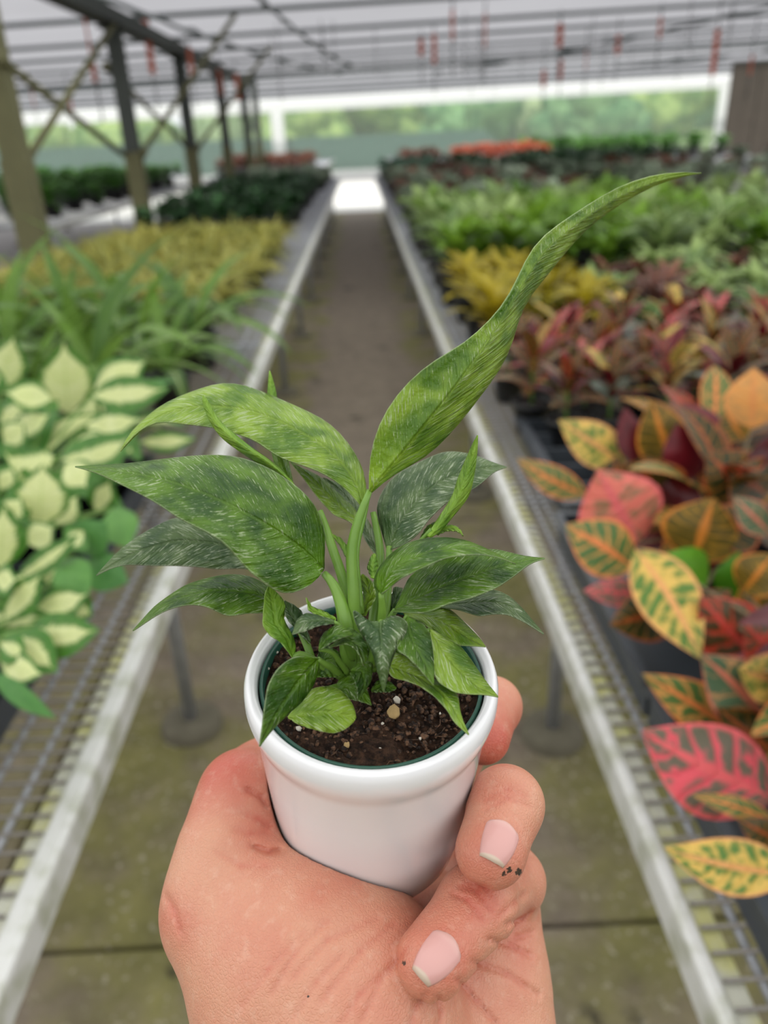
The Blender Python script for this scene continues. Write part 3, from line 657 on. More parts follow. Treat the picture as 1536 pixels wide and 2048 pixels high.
for i, (x, y) in enumerate(((-0.64, 0.60), (-0.84, 0.86), (-0.86, 1.14), (-0.63, 1.52))):
    t = thing('nursery_pot', ('black nursery pot at the left edge on the wire bench', 'black nursery pot behind the front dumb cane', 'black nursery pot deep among the cream leaves', 'black nursery pot beside the left rail below the cream leaves')[i], 'pot', (x, y, ZP + .003), 0, 'black nursery pots on the left bench'); pot_parts(t, 0.078, 0.12)
# charcoal carry tray beside the rail
for lab, x0, y0, nm in (('dark slate plant tray along the right rail nearest the lower right corner', 0.364, 0.30, 0), ('dark slate plant tray along the right rail below the pink veined croton', 0.364, 0.835, 0), ('dark plant tray under the dumb canes along the left rail', -0.985, 0.72, 0), ('second dark plant tray farther along the left rail', -0.985, 1.26, 0)):
    t = thing('plant_tray', lab, 'tray', (x0, y0, ZP), 0, 'dark plant trays beside the rails')
    m = MB(); m.box((0, 0, 0), (0.44, 0.52, 0.002)); obj('tray_base', m.mesh('tray_base'), M_TRAY, t)
    m = MB()
    for a, b in (((0,0,0.002),(0.44,0.006,0.06)), ((0,0.514,0.002),(0.44,0.52,0.06)), ((0,0.006,0.002),(0.006,0.514,0.06)), ((0.434,0.006,0.002),(0.44,0.514,0.06)), ((-.01,-.01,.058),(0.45,0.004,.063)), ((-.01,0.516,.058),(0.45,0.53,.063)), ((-.01,0.004,.058),(0.004,.516,.063)), ((.436,0.004,.058),(0.45,.516,.063))): m.box(a, b)
    obj('tray_wall', m.mesh('tray_wall'), M_TRAY, t)
t = thing('carry_tray', 'charcoal plastic carry tray with open cells next to the right rail', 'tray', (0.40, 1.42, ZP))
m = MB(); m.box((0, 0, 0), (0.44, 0.52, 0.004)); obj('tray_base', m.mesh('tray_base'), M_TRAY, t)
m = MB()
for a, b in (((0,0,0.004),(0.44,0.012,0.055)), ((0,0.508,0.004),(0.44,0.52,0.055)), ((0,0.012,0.004),(0.012,0.508,0.055)), ((0.428,0.012,0.004),(0.44,0.508,0.055)), ((-.014,-.014,.052),(0.454,0.006,.056)), ((-.014,0.006,.052),(0.006,.534,.056))): m.box(a, b)
obj('tray_rim', m.mesh('tray_rim'), M_TRAY, t)
m = MB()
for i in range(1, 5): m.box((0.012, i*0.104 - .004, .004), (0.428, i*0.104 + .004, 0.05))
for i in range(1, 4): m.box((i*0.11 - .004, 0.012, .004), (i*0.11 + .004, 0.508, 0.05))
obj('cell_divider', m.mesh('cell_divider'), M_TRAY, t)

# kinds of small bench plants -------------------------------------------------
def proto(name, leafset, n, r, h, elev, stem_h, rings=1, offs=0.0, seed=1, matpool=None, sc=(0.8, 1.15)):
    """a plant with single leaf objects"""
    rr = random.Random(seed)
    t = thing(name, 'x', 'plant'); pot_parts(t, r, h)
    m = MB(); m.tube([(0, 0, h*.86), (0.004, 0, h + stem_h * .6), (0, 0.003, h + stem_h)], [0.005, 0.004, 0.003], 6); obj('stem', m.mesh('stem', True), M_STEMG, t)
    for i in range(n):
        az = i * 2.399 + rr.uniform(-.3, .3); f = i / max(1, n - 1)
        me = leafset[rr.randrange(len(leafset))]
        o = obj('leaf', me, None, t, (0.003 * math.cos(az), 0.003 * math.sin(az), h * 0.9 + stem_h * (0.25 + 0.75 * f)), (0, -(elev[0] + (elev[1] - elev[0]) * f) + rr.uniform(-.15, .15), az), rr.uniform(*sc))
    return t
def proto_merged(name, gen, n, r, h, seed, mat, cat='plant'):
    """a small far plant: pot and one foliage mesh"""
    rr = random.Random(seed); P_, Fa, uvv = [], [], []
    for i in range(n):
        L, Wd, el, a1, az, zz, nn = gen(rr, i, n)
        x = z = 0; sn = math.sin(az); cs = math.cos(az); o = len(P_)
        for j in range(nn + 1):
            s = j / nn; ang = el + (a1 - el) * s
            if j: x += L / nn * math.cos(ang); z += L / nn * math.sin(ang)
            w = 0.5 * Wd * max(0.04, math.sin(math.pi * s ** 0.85)) ** 0.9
            for u in (-1, 0, 1):
                xx, yy, z2 = x - math.sin(ang) * abs(u) * w * .3, u * w, z + abs(u) * w * .3
                P_.append((xx * cs - yy * sn, xx * sn + yy * cs, zz + z2)); uvv.append((u * .5 + .5, s))
        for j in range(nn):
            for q in range(2): Fa.append((o+j*3+q, o+j*3+q+1, o+(j+1)*3+q+1, o+(j+1)*3+q))
    me = bpy.data.meshes.new('foliage'); me.from_pydata(P_, [], Fa); me.polygons.foreach_set('use_smooth', [True]*len(Fa))
    ul = me.uv_layers.new(name='uv'); ul.data.foreach_set('uv', [c for f in Fa for i in f for c in uvv[i]]); me.update()
    t = thing(name, 'x', cat)
    obj('pot', pot_mesh(r, h).mesh('pot', True), M_BLACKPOT, t); obj('foliage', me, mat, t)
    return t
_O = ['first', 'second', 'third', 'fourth', 'fifth', 'sixth', 'seventh', 'eighth', 'ninth', 'tenth', 'eleventh', 'twelfth']
def ORD(i): return _O[i] if i < 12 else '%dth' % (i + 1) if i not in (20, 21, 22) else ('21st', '22nd', '23rd')[i - 20]
def scatter(protos, spots, label, group, jit=0.02, sc=(0.85, 1.15)):
    yy = sorted({y for _, y in spots}); row_of = {y: i for i, y in enumerate(yy)}; rank = {}
    for y in yy:
        for i, x in enumerate(sorted((x for x, q in spots if q == y), key=abs)): rank[(x, y)] = i
    for i, (x, y) in enumerate(spots):
        p = protos[i % len(protos)] if len(protos) < 3 else random.choice(protos)
        if not p.get('used'): o = p; p['used'] = 1
        else: o = copy_tree(p)
        o.location = (x + random.uniform(-jit, jit), y + random.uniform(-jit, jit), ZP); o.rotation_euler = (0, 0, random.uniform(0, 6.28)); s = random.uniform(*sc); o.scale = (s, s, s)
        o['label'] = label % (ORD(row_of[y]), ORD(rank[(x, y)])); o['category'] = 'plant'; o['group'] = group
def finish(protos):
    for p in protos:
        if 'used' in p: del p['used']
        else:
            for ch in list(p.children): bpy.data.objects.remove(ch)
            bpy.data.objects.remove(p)
def grid(x0, x1, y0, y1, dx, dy, skip=None):
    out = []; j = 0; y = y0
    while y <= y1:
        x = x0 + (dx / 2 if j % 2 else 0)
        while x <= x1:
            if not skip or not skip(x, y): out.append((x, y))
            x += dx
        y += dy; j += 1
    return out
def in_view(x, y, z=1.0, pad=140):
    p = PX((x, y, z)); return -pad < p[0] < 1536 + pad and p[2] > 0

# strappy green plants, left bench
LS = leaf_plain('strappy_leaf', (0.025, 0.085, 0.010), (0.17, 0.30, 0.045), 0.4, 0.3, trc=(0.3, 0.5, 0.1))
LS2 = leaf_plain('strappy_leaf_striped', (0.03, 0.10, 0.014), (0.18, 0.30, 0.06), 0.4, 0.3, vein=(0.42, 0.50, 0.20))
straps = [lm('leaf', 0.46, 0.048, 1.25, -0.35, .3, 10, 5, .4, .3, 1, LS), lm('leaf', 0.40, 0.044, 1.1, -0.7, .3, 10, 5, .4, -.4, 1, LS2), lm('leaf', 0.42, 0.042, 1.4, 0.35, .3, 10, 5, .4, .2, 1, LS), lm('leaf', 0.34, 0.044, .8, -0.7, .3, 10, 5, .4, .2, 1, LS2)]
pr = [proto('strappy_plant', straps, 13, 0.07, 0.11, (-.35, .15), 0.02, seed=s) for s in range(3)]
scatter(pr, grid(-1.85, -0.56, 2.12, 3.3, 0.22, 0.24, lambda x, y: not in_view(x, y)), 'strappy dark green plant, %s row from front, %s from aisle', 'strappy plants behind the dumb canes'); finish(pr)
# yellow spider plants
LY = leaf_plain('spider_leaf_yellow', (0.07, 0.12, 0.012), (0.54, 0.49, 0.11), 0.45, 0.35, vein=(0.62, 0.60, 0.24))
LG = leaf_plain('spider_leaf_green', (0.10, 0.24, 0.03), (0.30, 0.42, 0.08), 0.45, 0.35)
gsp = lambda rr, i, n: (rr.uniform(.17, .30), rr.uniform(.014, .024), rr.uniform(.6, 1.5), rr.uniform(-1.2, .3), rr.uniform(0, 6.28), .10, 5)
pr = [proto_merged('spider_plant', gsp, 40, 0.065, 0.10, s, LY) for s in range(2)]
scatter(pr, grid(-1.88, -0.58, 3.5, 6.4, 0.19, 0.2), 'yellow green spider plant on left bench, %s row from front, %s from aisle', 'yellow spider plants', sc=(.8, 1.1)); finish(pr)
# dark bushy plants farther left
LD = leaf_plain('dark_bushy_leaf', (0.015, 0.06, 0.016), (0.06, 0.16, 0.05), 0.4, 0.15)
LD2 = leaf_plain('fresh_bushy_leaf', (0.03, 0.13, 0.02), (0.13, 0.30, 0.05), 0.45, 0.2)
LBR = leaf_plain('bronze_leaf', (0.07, 0.025, 0.02), (0.28, 0.11, 0.06), 0.45, 0.2)
LSV = leaf_plain('silver_leaf', (0.08, 0.14, 0.07), (0.50, 0.58, 0.42), 0.4, 0.2, vein=(0.12, 0.22, 0.10))
LBG = leaf_plain('blue_green_leaf', (0.04, 0.12, 0.07), (0.16, 0.30, 0.19), 0.45, 0.2)
LOR = leaf_plain('orange_red_leaf', (0.35, 0.06, 0.03), (0.75, 0.20, 0.10), 0.45, 0.25)
LYL = leaf_plain('golden_leaf', (0.07, 0.09, 0.008), (0.52, 0.40, 0.02), 0.45, 0.3)
LGR = leaf_plain('bright_green_leaf', (0.012, 0.07, 0.008), (0.25, 0.43, 0.04), 0.42, 0.35)
LGR2 = leaf_plain('mottled_green_leaf', (0.03, 0.10, 0.02), (0.40, 0.52, 0.18), 0.42, 0.3, vein=(0.45, 0.55, 0.25))
gbush = lambda rr, i, n: (rr.uniform(.09, .16), rr.uniform(.035, .055), rr.uniform(.1, 1.4), rr.uniform(-.6, .4), rr.uniform(0, 6.28), rr.uniform(.08, .20), 4)
def mk(nm, mat, n=34, k=2, gen=gbush, r=.07): return [proto_merged(nm, gen, n, r, 0.10, s + 11, mat) for s in range(k)]
pr = mk('bushy_plant', LD, 40); scatter(pr, grid(-1.9, -0.60, 7.2, 13.2, 0.34, 0.36), 'dark bushy plant beyond the yellow plants, %s row from front, %s from aisle', 'dark bushy plants left of the aisle', sc=(1.0, 1.5)); finish(pr)
pr = mk('fern_plant', LSV, 40); scatter(pr, grid(-1.9, -0.60, 13.5, 17.2, 0.42, 0.42), 'silvery plant at left bench end, %s row from front, %s from aisle', 'silvery plants at the end of the left bench', sc=(1.0, 1.4)); finish(pr)
pr = mk('bronze_plant', LBR, 40); scatter(pr, grid(-3.3, -1.25, 20.2, 26, 0.55, 0.65), 'bronze red plant on far left bench, %s row from front, %s from aisle', 'bronze plants on the far left bench', sc=(1.4, 2.0)); finish(pr)
pr = mk('bushy_plant', LD2, 44); scatter(pr, grid(-5.9, -3.6, 9.3, 17.2, 0.42, 0.46), 'fresh green plant behind the posts, %s row from front, %s from aisle', 'green plants behind the post row', sc=(1.2, 1.8)); finish(pr)
pr = mk('bushy_plant', LD2, 44); scatter(pr, grid(-8.4, -4.7, 19.8, 22.7, 0.6, 0.6), 'low green plant on distant left bench, %s row from front, %s from aisle', 'green plants on the low far left bench', sc=(1.2, 1.7)); finish(pr)

# small crotons, right bench: single leaves with mixed colours
sm = []
for key, L_, w_ in (('rose', .11, .034), ('orange', .11, .030), ('red', .12, .032), ('maroon', .12, .034), ('grey', .11, .036), ('yellow', .11, .034), ('dark', .12, .034), ('pink', .10, .030)):
    sm.append(lm('leaf', L_, w_, .75, -.15, .2, 7, 5, .5, 0, .9, CR[key])); 
LSG = leaf_plain('pale_sheen_leaf', (0.10, 0.15, 0.10), (0.34, 0.40, 0.33), 0.3, 0.15); sm.append(lm('leaf', .11, .04, .7, -.2, .2, 7, 5, .5, 0, .9, LSG))  # greenish-white sheen put into the leaf colour
sets = [[sm[i] for i in q] for q in ((0, 1, 2, 6, 3, 5, 6, 4), (2, 3, 6, 6, 6, 1, 3, 4), (8, 4, 6, 5, 3, 6, 3, 2), (1, 0, 6, 3, 2, 6, 6, 3))]
pr = [proto('small_croton', sets[s % 4], 16, 0.05, 0.085, (-.1, .75), 0.11, seed=40 + s) for s in range(6)]
scatter(pr, [q for q in grid(0.43, 1.9, 1.98, 2.50, 0.15, 0.15, lambda x, y: not in_view(x, y))] + [(0.50, 1.84), (0.62, 1.86), (0.76, 1.86), (0.9, 1.84), (1.04, 1.86), (1.18, 1.84)], 'small mixed colour croton, %s row from front, %s from aisle', 'small mixed crotons on the right bench', .012); finish(pr)
gup = lambda rr, i, n: (rr.uniform(.10, .17), rr.uniform(.030, .045), rr.uniform(.4, 1.45), rr.uniform(-.4, .7), rr.uniform(0, 6.28), rr.uniform(.09, .19), 5)
pr = mk('small_croton', LYL, 30, 2, gup, .05); scatter(pr, grid(0.44, 0.86, 2.72, 3.6, 0.16, 0.17), 'small golden croton on right bench, %s row from front, %s from aisle', 'golden crotons beside the right rail', sc=(.9, 1.15)); finish(pr)
pr = mk('leafy_plant', LBR, 28, 1, gup, .05) + mk('leafy_plant', LGR2, 28, 2, gup, .05)
scatter(pr, grid(0.98, 2.15, 2.68, 3.2, 0.19, 0.19, lambda x, y: not in_view(x, y)) + grid(0.98, 2.15, 3.35, 3.6, 0.2, 0.2), 'leafy plant behind the small crotons, %s row from front, %s from aisle', 'green and bronze plants behind the small crotons'); finish(pr)
pr = mk('leafy_plant', LGR, 30, 2, gup) + mk('leafy_plant', LGR2, 30, 1, gup)
scatter(pr, grid(0.46, 2.15, 3.82, 6.4, 0.24, 0.25, lambda x, y: not in_view(x, y)), 'bright green leafy plant on right bench, %s row from front, %s from aisle', 'bright green plants on the right bench', sc=(1.25, 1.7)); finish(pr)
pr = mk('leafy_plant', LGR2, 30, 2, gup)
scatter(pr, grid(2.95, 5.2, 4.6, 7.4, 0.27, 0.27, lambda x, y: not in_view(x, y)), 'mottled green plant on outer right bench, %s row from front, %s from aisle', 'mottled plants on the outer right bench', sc=(1.1, 1.5)); finish(pr)
pr = mk('silver_plant', LSV, 36) + mk('silver_plant', LBR, 30, 1)
scatter(pr, grid(0.5, 2.1, 6.75, 13.0, 0.32, 0.34) + grid(2.95, 5.2, 7.75, 14, 0.4, 0.42) + grid(6.2, 9.4, 8.8, 17.3, 0.6, 0.62), 'silvery broad leaved plant on right benches, %s row from front, %s from aisle', 'silvery plants on the right benches', sc=(1.1, 1.6)); finish(pr)
pr = mk('blue_green_plant', LBG, 36); scatter(pr, grid(0.5, 1.5, 13.4, 17.2, 0.42, 0.42), 'blue green plant ending right bench, %s row from front, %s from aisle', 'blue green plants at the end of the right bench', sc=(1.3, 1.8)); finish(pr)
pr = mk('bushy_plant', LD, 36); scatter(pr, grid(1.75, 5.2, 13.4, 17.2, 0.45, 0.45, lambda x, y: 2.2 < x < 2.85), 'dark bushy plant ending right benches, %s row from front, %s from aisle', 'dark plants at the end of the right benches', sc=(1.3, 1.9)); finish(pr)
pr = mk('bronze_plant', LBR, 36); scatter(pr, grid(1.3, 2.0, 20.2, 25, 0.6, 0.7), 'dark bronze plant on far right bench, %s row from front, %s from aisle', 'bronze plants on the far right bench', sc=(1.5, 2.0)); finish(pr)
pr = mk('orange_plant', LOR, 36); scatter(pr, grid(2.6, 4.4, 20.2, 23, 0.6, 0.7), 'orange red plant on far right bench, %s row from front, %s from aisle', 'orange plants on the far right bench', sc=(1.6, 2.2)); finish(pr)
pr = mk('bushy_plant', LD2, 36); scatter(pr, grid(5.2, 9.2, 20.2, 27, 0.7, 0.8), 'green plant on far right bench, %s row from front, %s from aisle', 'green plants on the far right bench', sc=(1.8, 2.4)); finish(pr)
# ------------------------------------------------------------------ the potted plant in the hand
def C2W(p): return CAM + ROT @ np.asarray(p, float)
RIM = np.array([(743 - 768) / F * 0.22, -(1340 - 1024) / F * 0.22, -0.22])          # rim centre, camera axes
TILT = math.radians(34.5)
AX = np.array([0.012, math.cos(TILT), math.sin(TILT)]); AX /= np.linalg.norm(AX)     # pot axis (up)
EX = np.array([1.0, 0, 0]) - AX * AX[0]; EX /= np.linalg.norm(EX); EY = np.cross(AX, EX)
def pot2w(p): return C2W(RIM + EX * p[0] + EY * p[1] + AX * p[2])
PB = pot2w((0, 0, -0.086))
OUT = [(0.0, -.0850), (.016, -.0848), (.0225, -.0830), (.0268, -.0790), (.0293, -.073), (.0308, -.064), (.0322, -.048), (.0334, -.030), (.0343, -.016), (.0350, -.0125), (.0361, -.0095), (.0366, -.0060), (.0364, -.0028), (.0356, -.0007), (.0346, 0.0)]
INN = [(.0335, -.0004), (.0327, -.0016), (.0324, -.004), (.0322, -.02), (.0310, -.05), (.028, -.066), (.0, -.070)]

_k = NT('white_glazed_ceramic'); nz = _k.noise(_k.objc(), 60, 3); dirt = _k.ramp(_k.noise(_k.objc(), 330, 2), 0.80, 0.83)
_k.P(color=_k.mix(dirt, _k.mix(nz, (0.83, 0.83, 0.85), (0.87, 0.87, 0.88)), (0.20, 0.14, 0.10)), rough=0.10, spec=0.55, coat=0.35, coatr=0.03); M_POT = _k.m
_k = NT('green_liner_plastic'); _k.P(color=_k.mix(_k.noise(_k.objc(), 200, 2), (0.012, 0.075, 0.048), (0.03, 0.12, 0.08)), rough=0.35); M_LINER = _k.m
_k = NT('peat_soil'); o_ = _k.objc(); a = _k.noise(o_, 420, 6, 0.7); b = _k.noise(o_, 1300, 4, 0.6)
c = _k.mix(_k.ramp(a, 0.35, 0.7), (0.012, 0.007, 0.005), (0.085, 0.042, 0.024)); c = _k.mix(_k.ramp(b, 0.66, 0.8), c, (0.22, 0.13, 0.08))
_k.P(color=c, rough=0.9, spec=0.2); _k.bump(a, 0.0012, 1.0); M_SOIL = _k.m
_k = NT('bark_crumb'); _k.P(color=_k.mix(_k.ramp(_k.noise(_k.objc(), 700, 3), 0.38, 0.68), (0.012, 0.006, 0.004), (0.17, 0.085, 0.045)), rough=0.9); M_CRUMB = _k.m
M_PERL = simple('perlite', (0.78, 0.72, 0.62), 0.8, var=0.2, scale=400); M_PERLS = simple('stained_perlite', (0.62, 0.42, 0.18), 0.8, var=0.5, scale=250)

plant = thing('potted_peace_lily', 'small speckled green leafy plant in a glossy white pot held in the hand', 'plant', PB)
m = MB(); m.lathe(OUT + INN, 96, pot2w); obj('white_pot', m.mesh('white_pot', True, PB), M_POT, plant)
m = MB(); m.lathe([(.0322, -.012), (.0321, -.0030), (.0317, -.0020), (.0311, -.0022), (.0309, -.0035), (.0306, -.016)], 72, pot2w)
tag(obj('liner_pot', m.mesh('liner_pot', True, PB), M_LINER, plant), 'dark green plastic liner pot inside the rim')
# soil surface
m = MB(); n_r, n_t = 26, 96; vs_ = []
for i in range(n_r + 1):
    for k in range(n_t):
        r = .0308 * i / n_r; th = 2 * math.pi * k / n_t; x, y = r * math.cos(th), r * math.sin(th)
        h = -.0065 + .0009 * math.sin(x * 310 + 1) * math.cos(y * 270) + .0012 * math.sin(x * 130 + 2) + rng.uniform(-.0007, .0007) + .0015 * (r / .0308) ** 4
        vs_.append(pot2w((x, y, h)))
m.add(vs_, [(i*n_t+k, i*n_t+(k+1) % n_t, (i+1)*n_t+(k+1) % n_t, (i+1)*n_t+k) for i in range(n_r) for k in range(n_t)])
obj('soil', m.mesh('soil', True, PB), M_SOIL, plant)
def pebble(mb, c, r, sq=0.8, rr=random):
    nu, nv = 7, 5; vv = []; ph = rr.uniform(0, 6); e = [rr.uniform(.65, 1.3) for _ in range(3)]
    for j in range(nv + 1):
        for i in range(nu):
            th = 2 * math.pi * i / nu + ph; f = math.pi * j / nv; k = r * (1 + rr.uniform(-.22, .22) * (0 < j < nv))
            vv.append(pot2w((c[0] + e[0] * k * math.sin(f) * math.cos(th), c[1] + e[1] * k * math.sin(f) * math.sin(th), c[2] + sq * e[2] * k * math.cos(f))))
    mb.add(vv, [(j*nu+i, j*nu+(i+1) % nu, (j+1)*nu+(i+1) % nu, (j+1)*nu+i) for j in range(nv) for i in range(nu)])
m = MB()
for i in range(1500):
    r = .0303 * math.sqrt(random.random()); th = random.uniform(0, 6.283)
    pebble(m, (r * math.cos(th), r * math.sin(th), -.0058 + random.uniform(-.0007, .0007)), random.choice((.0003, .0004, .0005, .0006, .0008, .0010)), .7)
tag(obj('bark_crumbs', m.mesh('bark_crumbs', True, PB), M_CRUMB, plant), kind='stuff')
m = MB()
for i in range(45):
    r = .0295 * math.sqrt(random.random()); th = random.uniform(0, 6.283); x, y = r * math.cos(th), r * math.sin(th); d = random.uniform(0, 6.28); L = random.uniform(.002, .006)
    m.tube([pot2w((x, y, -.0050)), pot2w((x + L*.5*math.cos(d), y + L*.5*math.sin(d), -.0042)), pot2w((x + L*math.cos(d+.4), y + L*math.sin(d+.4), -.0048))], .00016, 5)
tag(obj('root_fibres', m.mesh('root_fibres', True, PB), M_CRUMB, plant), kind='stuff')
def soil_at(px, py, h=-.0055):
    w = np.array([(px - 768) / F, (1024 - py) / F, -1.0]); o = RIM + AX * h
    p = w * (o @ AX) / (w @ AX) - RIM
    return p @ EX, p @ EY
for px, py, r, mt, lab in ((787, 1428, .0020, M_PERLS, 'orange stained perlite lump'), (793, 1403, .0011, M_PERL, 'white perlite'), (694, 1493, .0009, M_PERLS, None), (598, 1460, .0007, M_PERL, None), (551, 1308, .0008, M_PERL, None), (950, 1308, .0008, M_PERL, None), (938, 1300, .0007, M_PERL, None), (765, 1450, .0005, M_PERL, None), (537, 1340, .0005, M_PERL, None), (760, 1500, .0004, M_PERL, None), (880, 1430, .0004, M_PERL, None), (840, 1480, .0004, M_PERL, None)):
    m = MB(); x, y = soil_at(px, py); pebble(m, (x, y, -.0049), r, .9); o = obj('perlite', m.mesh('perlite', True, PB), mt, plant)
    if lab: o['label'] = lab

# leaves, traced in three close views of the photograph, each at its own depth
ZA = Conv(450, 1050, 2.363); ZB_ = Conv(150, 740, 2.518); ZC = Conv(680, 320, 2.0757)
D_DARK = leaf_domino('speckled_leaf', (0.026, 0.088, 0.004), (0.115, 0.24, 0.010), (0.46, 0.55, 0.32), 0.0)
D_LITE = leaf_domino('speckled_leaf_pale', (0.085, 0.195, 0.010), (0.28, 0.43, 0.035), (0.50, 0.60, 0.32), 0.02)
D_SHEEN = leaf_domino('speckled_leaf_sheen', (0.036, 0.09, 0.022), (0.115, 0.19, 0.055), (0.48, 0.55, 0.38), 0.035)  # greyer greens hold reflected sheen as leaf colour
D_NEW = leaf_domino('new_leaf', (0.13, 0.30, 0.02), (0.27, 0.46, 0.04), (0.45, 0.58, 0.22), -0.1)
LV = []
def leaf(cv, A, Mi, B, zs, fa, fb, mat, bulge=0.0):
    P = outline_leaf([cv(p) for p in A], [cv(p) for p in Mi], [cv(p) for p in B], zs, fa, fb, bulge)
    me = grid_leaf(P, 'leaf', PB); o = obj('leaf', me, mat, plant)
    sm_ = o.modifiers.new('thickness', 'SOLIDIFY'); sm_.thickness = 0.00035; sm_.offset = 0
    return o
# upright leaf with the long twisted tip
leaf(ZC, [(120,1380),(113,1320),(120,1260),(130,1180),(160,1100),(200,1020),(270,930),(360,850),(440,800),(520,768),(550,740),(570,710),(590,685),(645,655),(690,590),(720,530),(745,480),(770,410),(800,350),(830,315),(880,290),(960,230),(1040,180),(1130,120),(1230,80),(1350,50),(1440,44),(1500,54)],
     [(122,1385),(150,1340),(230,1260),(330,1130),(430,1010),(520,890),(590,790),(650,700),(705,610),(745,540),(790,450),(850,370),(930,300),(1040,220),(1150,150),(1280,95),(1400,60),(1500,54)],
     [(125,1385),(170,1345),(215,1300),(300,1265),(385,1225),(412,1180),(440,1150),(510,1080),(560,1010),(600,950),(650,900),(680,850),(705,790),(725,740),(735,680),(745,620),(790,560),(840,500),(880,460),(897,428),(940,370),(1000,310),(1060,250),(1150,190),(1250,130),(1350,82),(1440,62),(1500,54)],
     (.208,.203,.204,.212,.226,.242,.255), -.006, .012, D_LITE, .004)
# arching pale leaf at the upper left
leaf(ZB_, [(1462,690),(1472,610),(1465,530),(1420,430),(1340,320),(1260,250),(1150,200),(1040,150),(940,110),(850,72),(760,60),(690,72),(620,100),(520,135),(450,165),(370,225),(300,290),(250,350),(228,410)],
     [(1452,695),(1430,590),(1360,480),(1240,370),(1050,265),(850,195),(650,180),(500,200),(400,245),(310,320),(228,410)],
     [(1445,690),(1380,610),(1280,535),(1210,500),(1080,460),(1000,430),(940,370),(880,340),(800,320),(690,285),(560,275),(440,255),(380,265),(330,295),(280,340),(245,385),(228,410)],
     (.222,.226,.232,.232,.224), .010, -.008, D_LITE)
# large front left leaf
leaf(ZB_, [(1255,1000),(1245,950),(1262,900),(1260,800),(1220,690),(1150,610),(1040,530),(930,470),(800,430),(650,428),(480,445),(250,475),(100,482),(0,487)],
     [(1245,995),(1130,890),(1000,800),(800,690),(600,600),(400,540),(200,505),(0,487)],
     [(1255,1005),(1235,1050),(1170,1100),(1060,1142),(1000,1110),(900,1030),(840,980),(790,900),(700,830),(560,770),(470,710),(400,660),(260,590),(130,525),(60,500),(0,487)],
     (.212,.200,.196,.198,.204), .014, -.010, D_DARK)
leaf(ZB_, [(1150,1060),(1050,900),(900,800),(700,740),(560,735),(490,745),(400,790),(330,830),(230,900),(150,985),(108,1035)],
     [(1150,1060),(900,940),(700,870),(500,860),(300,920),(108,1035)],
     [(1150,1060),(1000,1020),(830,995),(720,1005),(620,990),(500,985),(350,985),(260,975),(170,1000),(108,1035)],
     (.236,.238,.236,.230), .008, -.008, D_SHEEN)
leaf(ZB_, [(1065,1190),(1000,1120),(960,1075),(870,1035),(780,1028),(680,1045),(560,1080),(470,1140),(400,1190),(330,1270),(292,1313)],
     [(1060,1192),(900,1120),(700,1105),(500,1160),(400,1212),(292,1313)],
     [(1055,1200),(945,1225),(850,1225),(770,1245),(730,1225),(670,1190),(580,1178),(480,1200),(400,1240),(330,1290),(292,1313)],
     (.212,.208,.206,.204), .008, -.006, D_DARK)
leaf(ZA, [(318,628),(270,560),(200,512),(176,470),(182,400),(186,330),(205,285)], [(320,626),(290,530),(240,470),(230,400),(220,340),(207,285)], [(325,625),(335,570),(320,525),(275,445),(285,400),(280,358),(212,285)],
     (.204,.203,.205,.208), -.003, .004, D_NEW)
# greyish leaf behind on the right, sheen in its colour
leaf(ZC, [(195,1615),(160,1500),(148,1430),(190,1350),(240,1300),(330,1255),(400,1222),(440,1208),(520,1215),(580,1232),(640,1260),(692,1275)],
     [(205,1615),(235,1520),(310,1425),(400,1345),(500,1300),(600,1280),(692,1275)],
     [(215,1615),(262,1600),(320,1560),(360,1500),(420,1440),(470,1400),(540,1375),(590,1340),(640,1292),(692,1275)],
     (.222,.226,.232,.236), .010, -.008, D_SHEEN)
# rolled new leaves
leaf(ZC, [(362,1560),(400,1500),(440,1440),(470,1390),(490,1320),(520,1250),(550,1180),(571,1143)], [(370,1565),(415,1515),(460,1450),(495,1395),(520,1330),(540,1260),(558,1190),(571,1143)], [(376,1568),(420,1540),(460,1490),(510,1430),(538,1390),(552,1330),(562,1270),(570,1200),(571,1143)],
     (.214,.215,.216,.216), .004, .006, D_NEW)
leaf(ZC, [(330,1575),(360,1520),(400,1500),(430,1505)], [(340,1575),(370,1540),(405,1515),(430,1508)], [(350,1575),(380,1555),(410,1530),(430,1510)], (.222,.222,.222), .002, -.002, D_NEW)
leaf(ZC, [(395,1550),(430,1518),(470,1515),(498,1532),(512,1562)], [(400,1555),(440,1530),(475,1527),(500,1542),(512,1562)], [(405,1558),(440,1540),(480,1540),(505,1552),(512,1562)], (.222,.22,.218), .002, -.002, D_NEW)
leaf(ZB_, [(1105,585),(1010,512),(920,470),(830,410),(760,360),(710,310),(680,260),(650,190),(636,150),(645,128)], [(1105,582),(1025,505),(950,448),(850,385),(780,335),(725,285),(690,235),(662,175),(650,145),(645,128)], [(1105,578),(1045,510),(990,460),(930,420),(860,370),(800,320),(740,270),(700,220),(682,180),(667,145),(645,128)],
     (.218,.217,.218,.22), .004, .005, D_NEW)
leaf(ZB_, [(1085,590),(1015,500),(990,420),(975,260),(970,110),(974,60),(980,4)], [(1092,588),(1040,480),(1015,380),(998,250),(990,110),(985,55),(980,4)], [(1102,586),(1080,480),(1050,380),(1025,250),(1014,120),(1000,60),(980,4)],
     (.228,.236,.242,.244), .003, .004, D_NEW)
leaf(ZB_, [(1440,830),(1400,770),(1300,728),(1220,640),(1150,545),(1085,465)], [(1445,820),(1410,755),(1320,680),(1240,600),(1160,520),(1085,465)], [(1450,810),(1430,735),(1400,690),(1340,635),(1240,540),(1085,465)], (.224,.228,.232), -.003, .004, D_LITE)
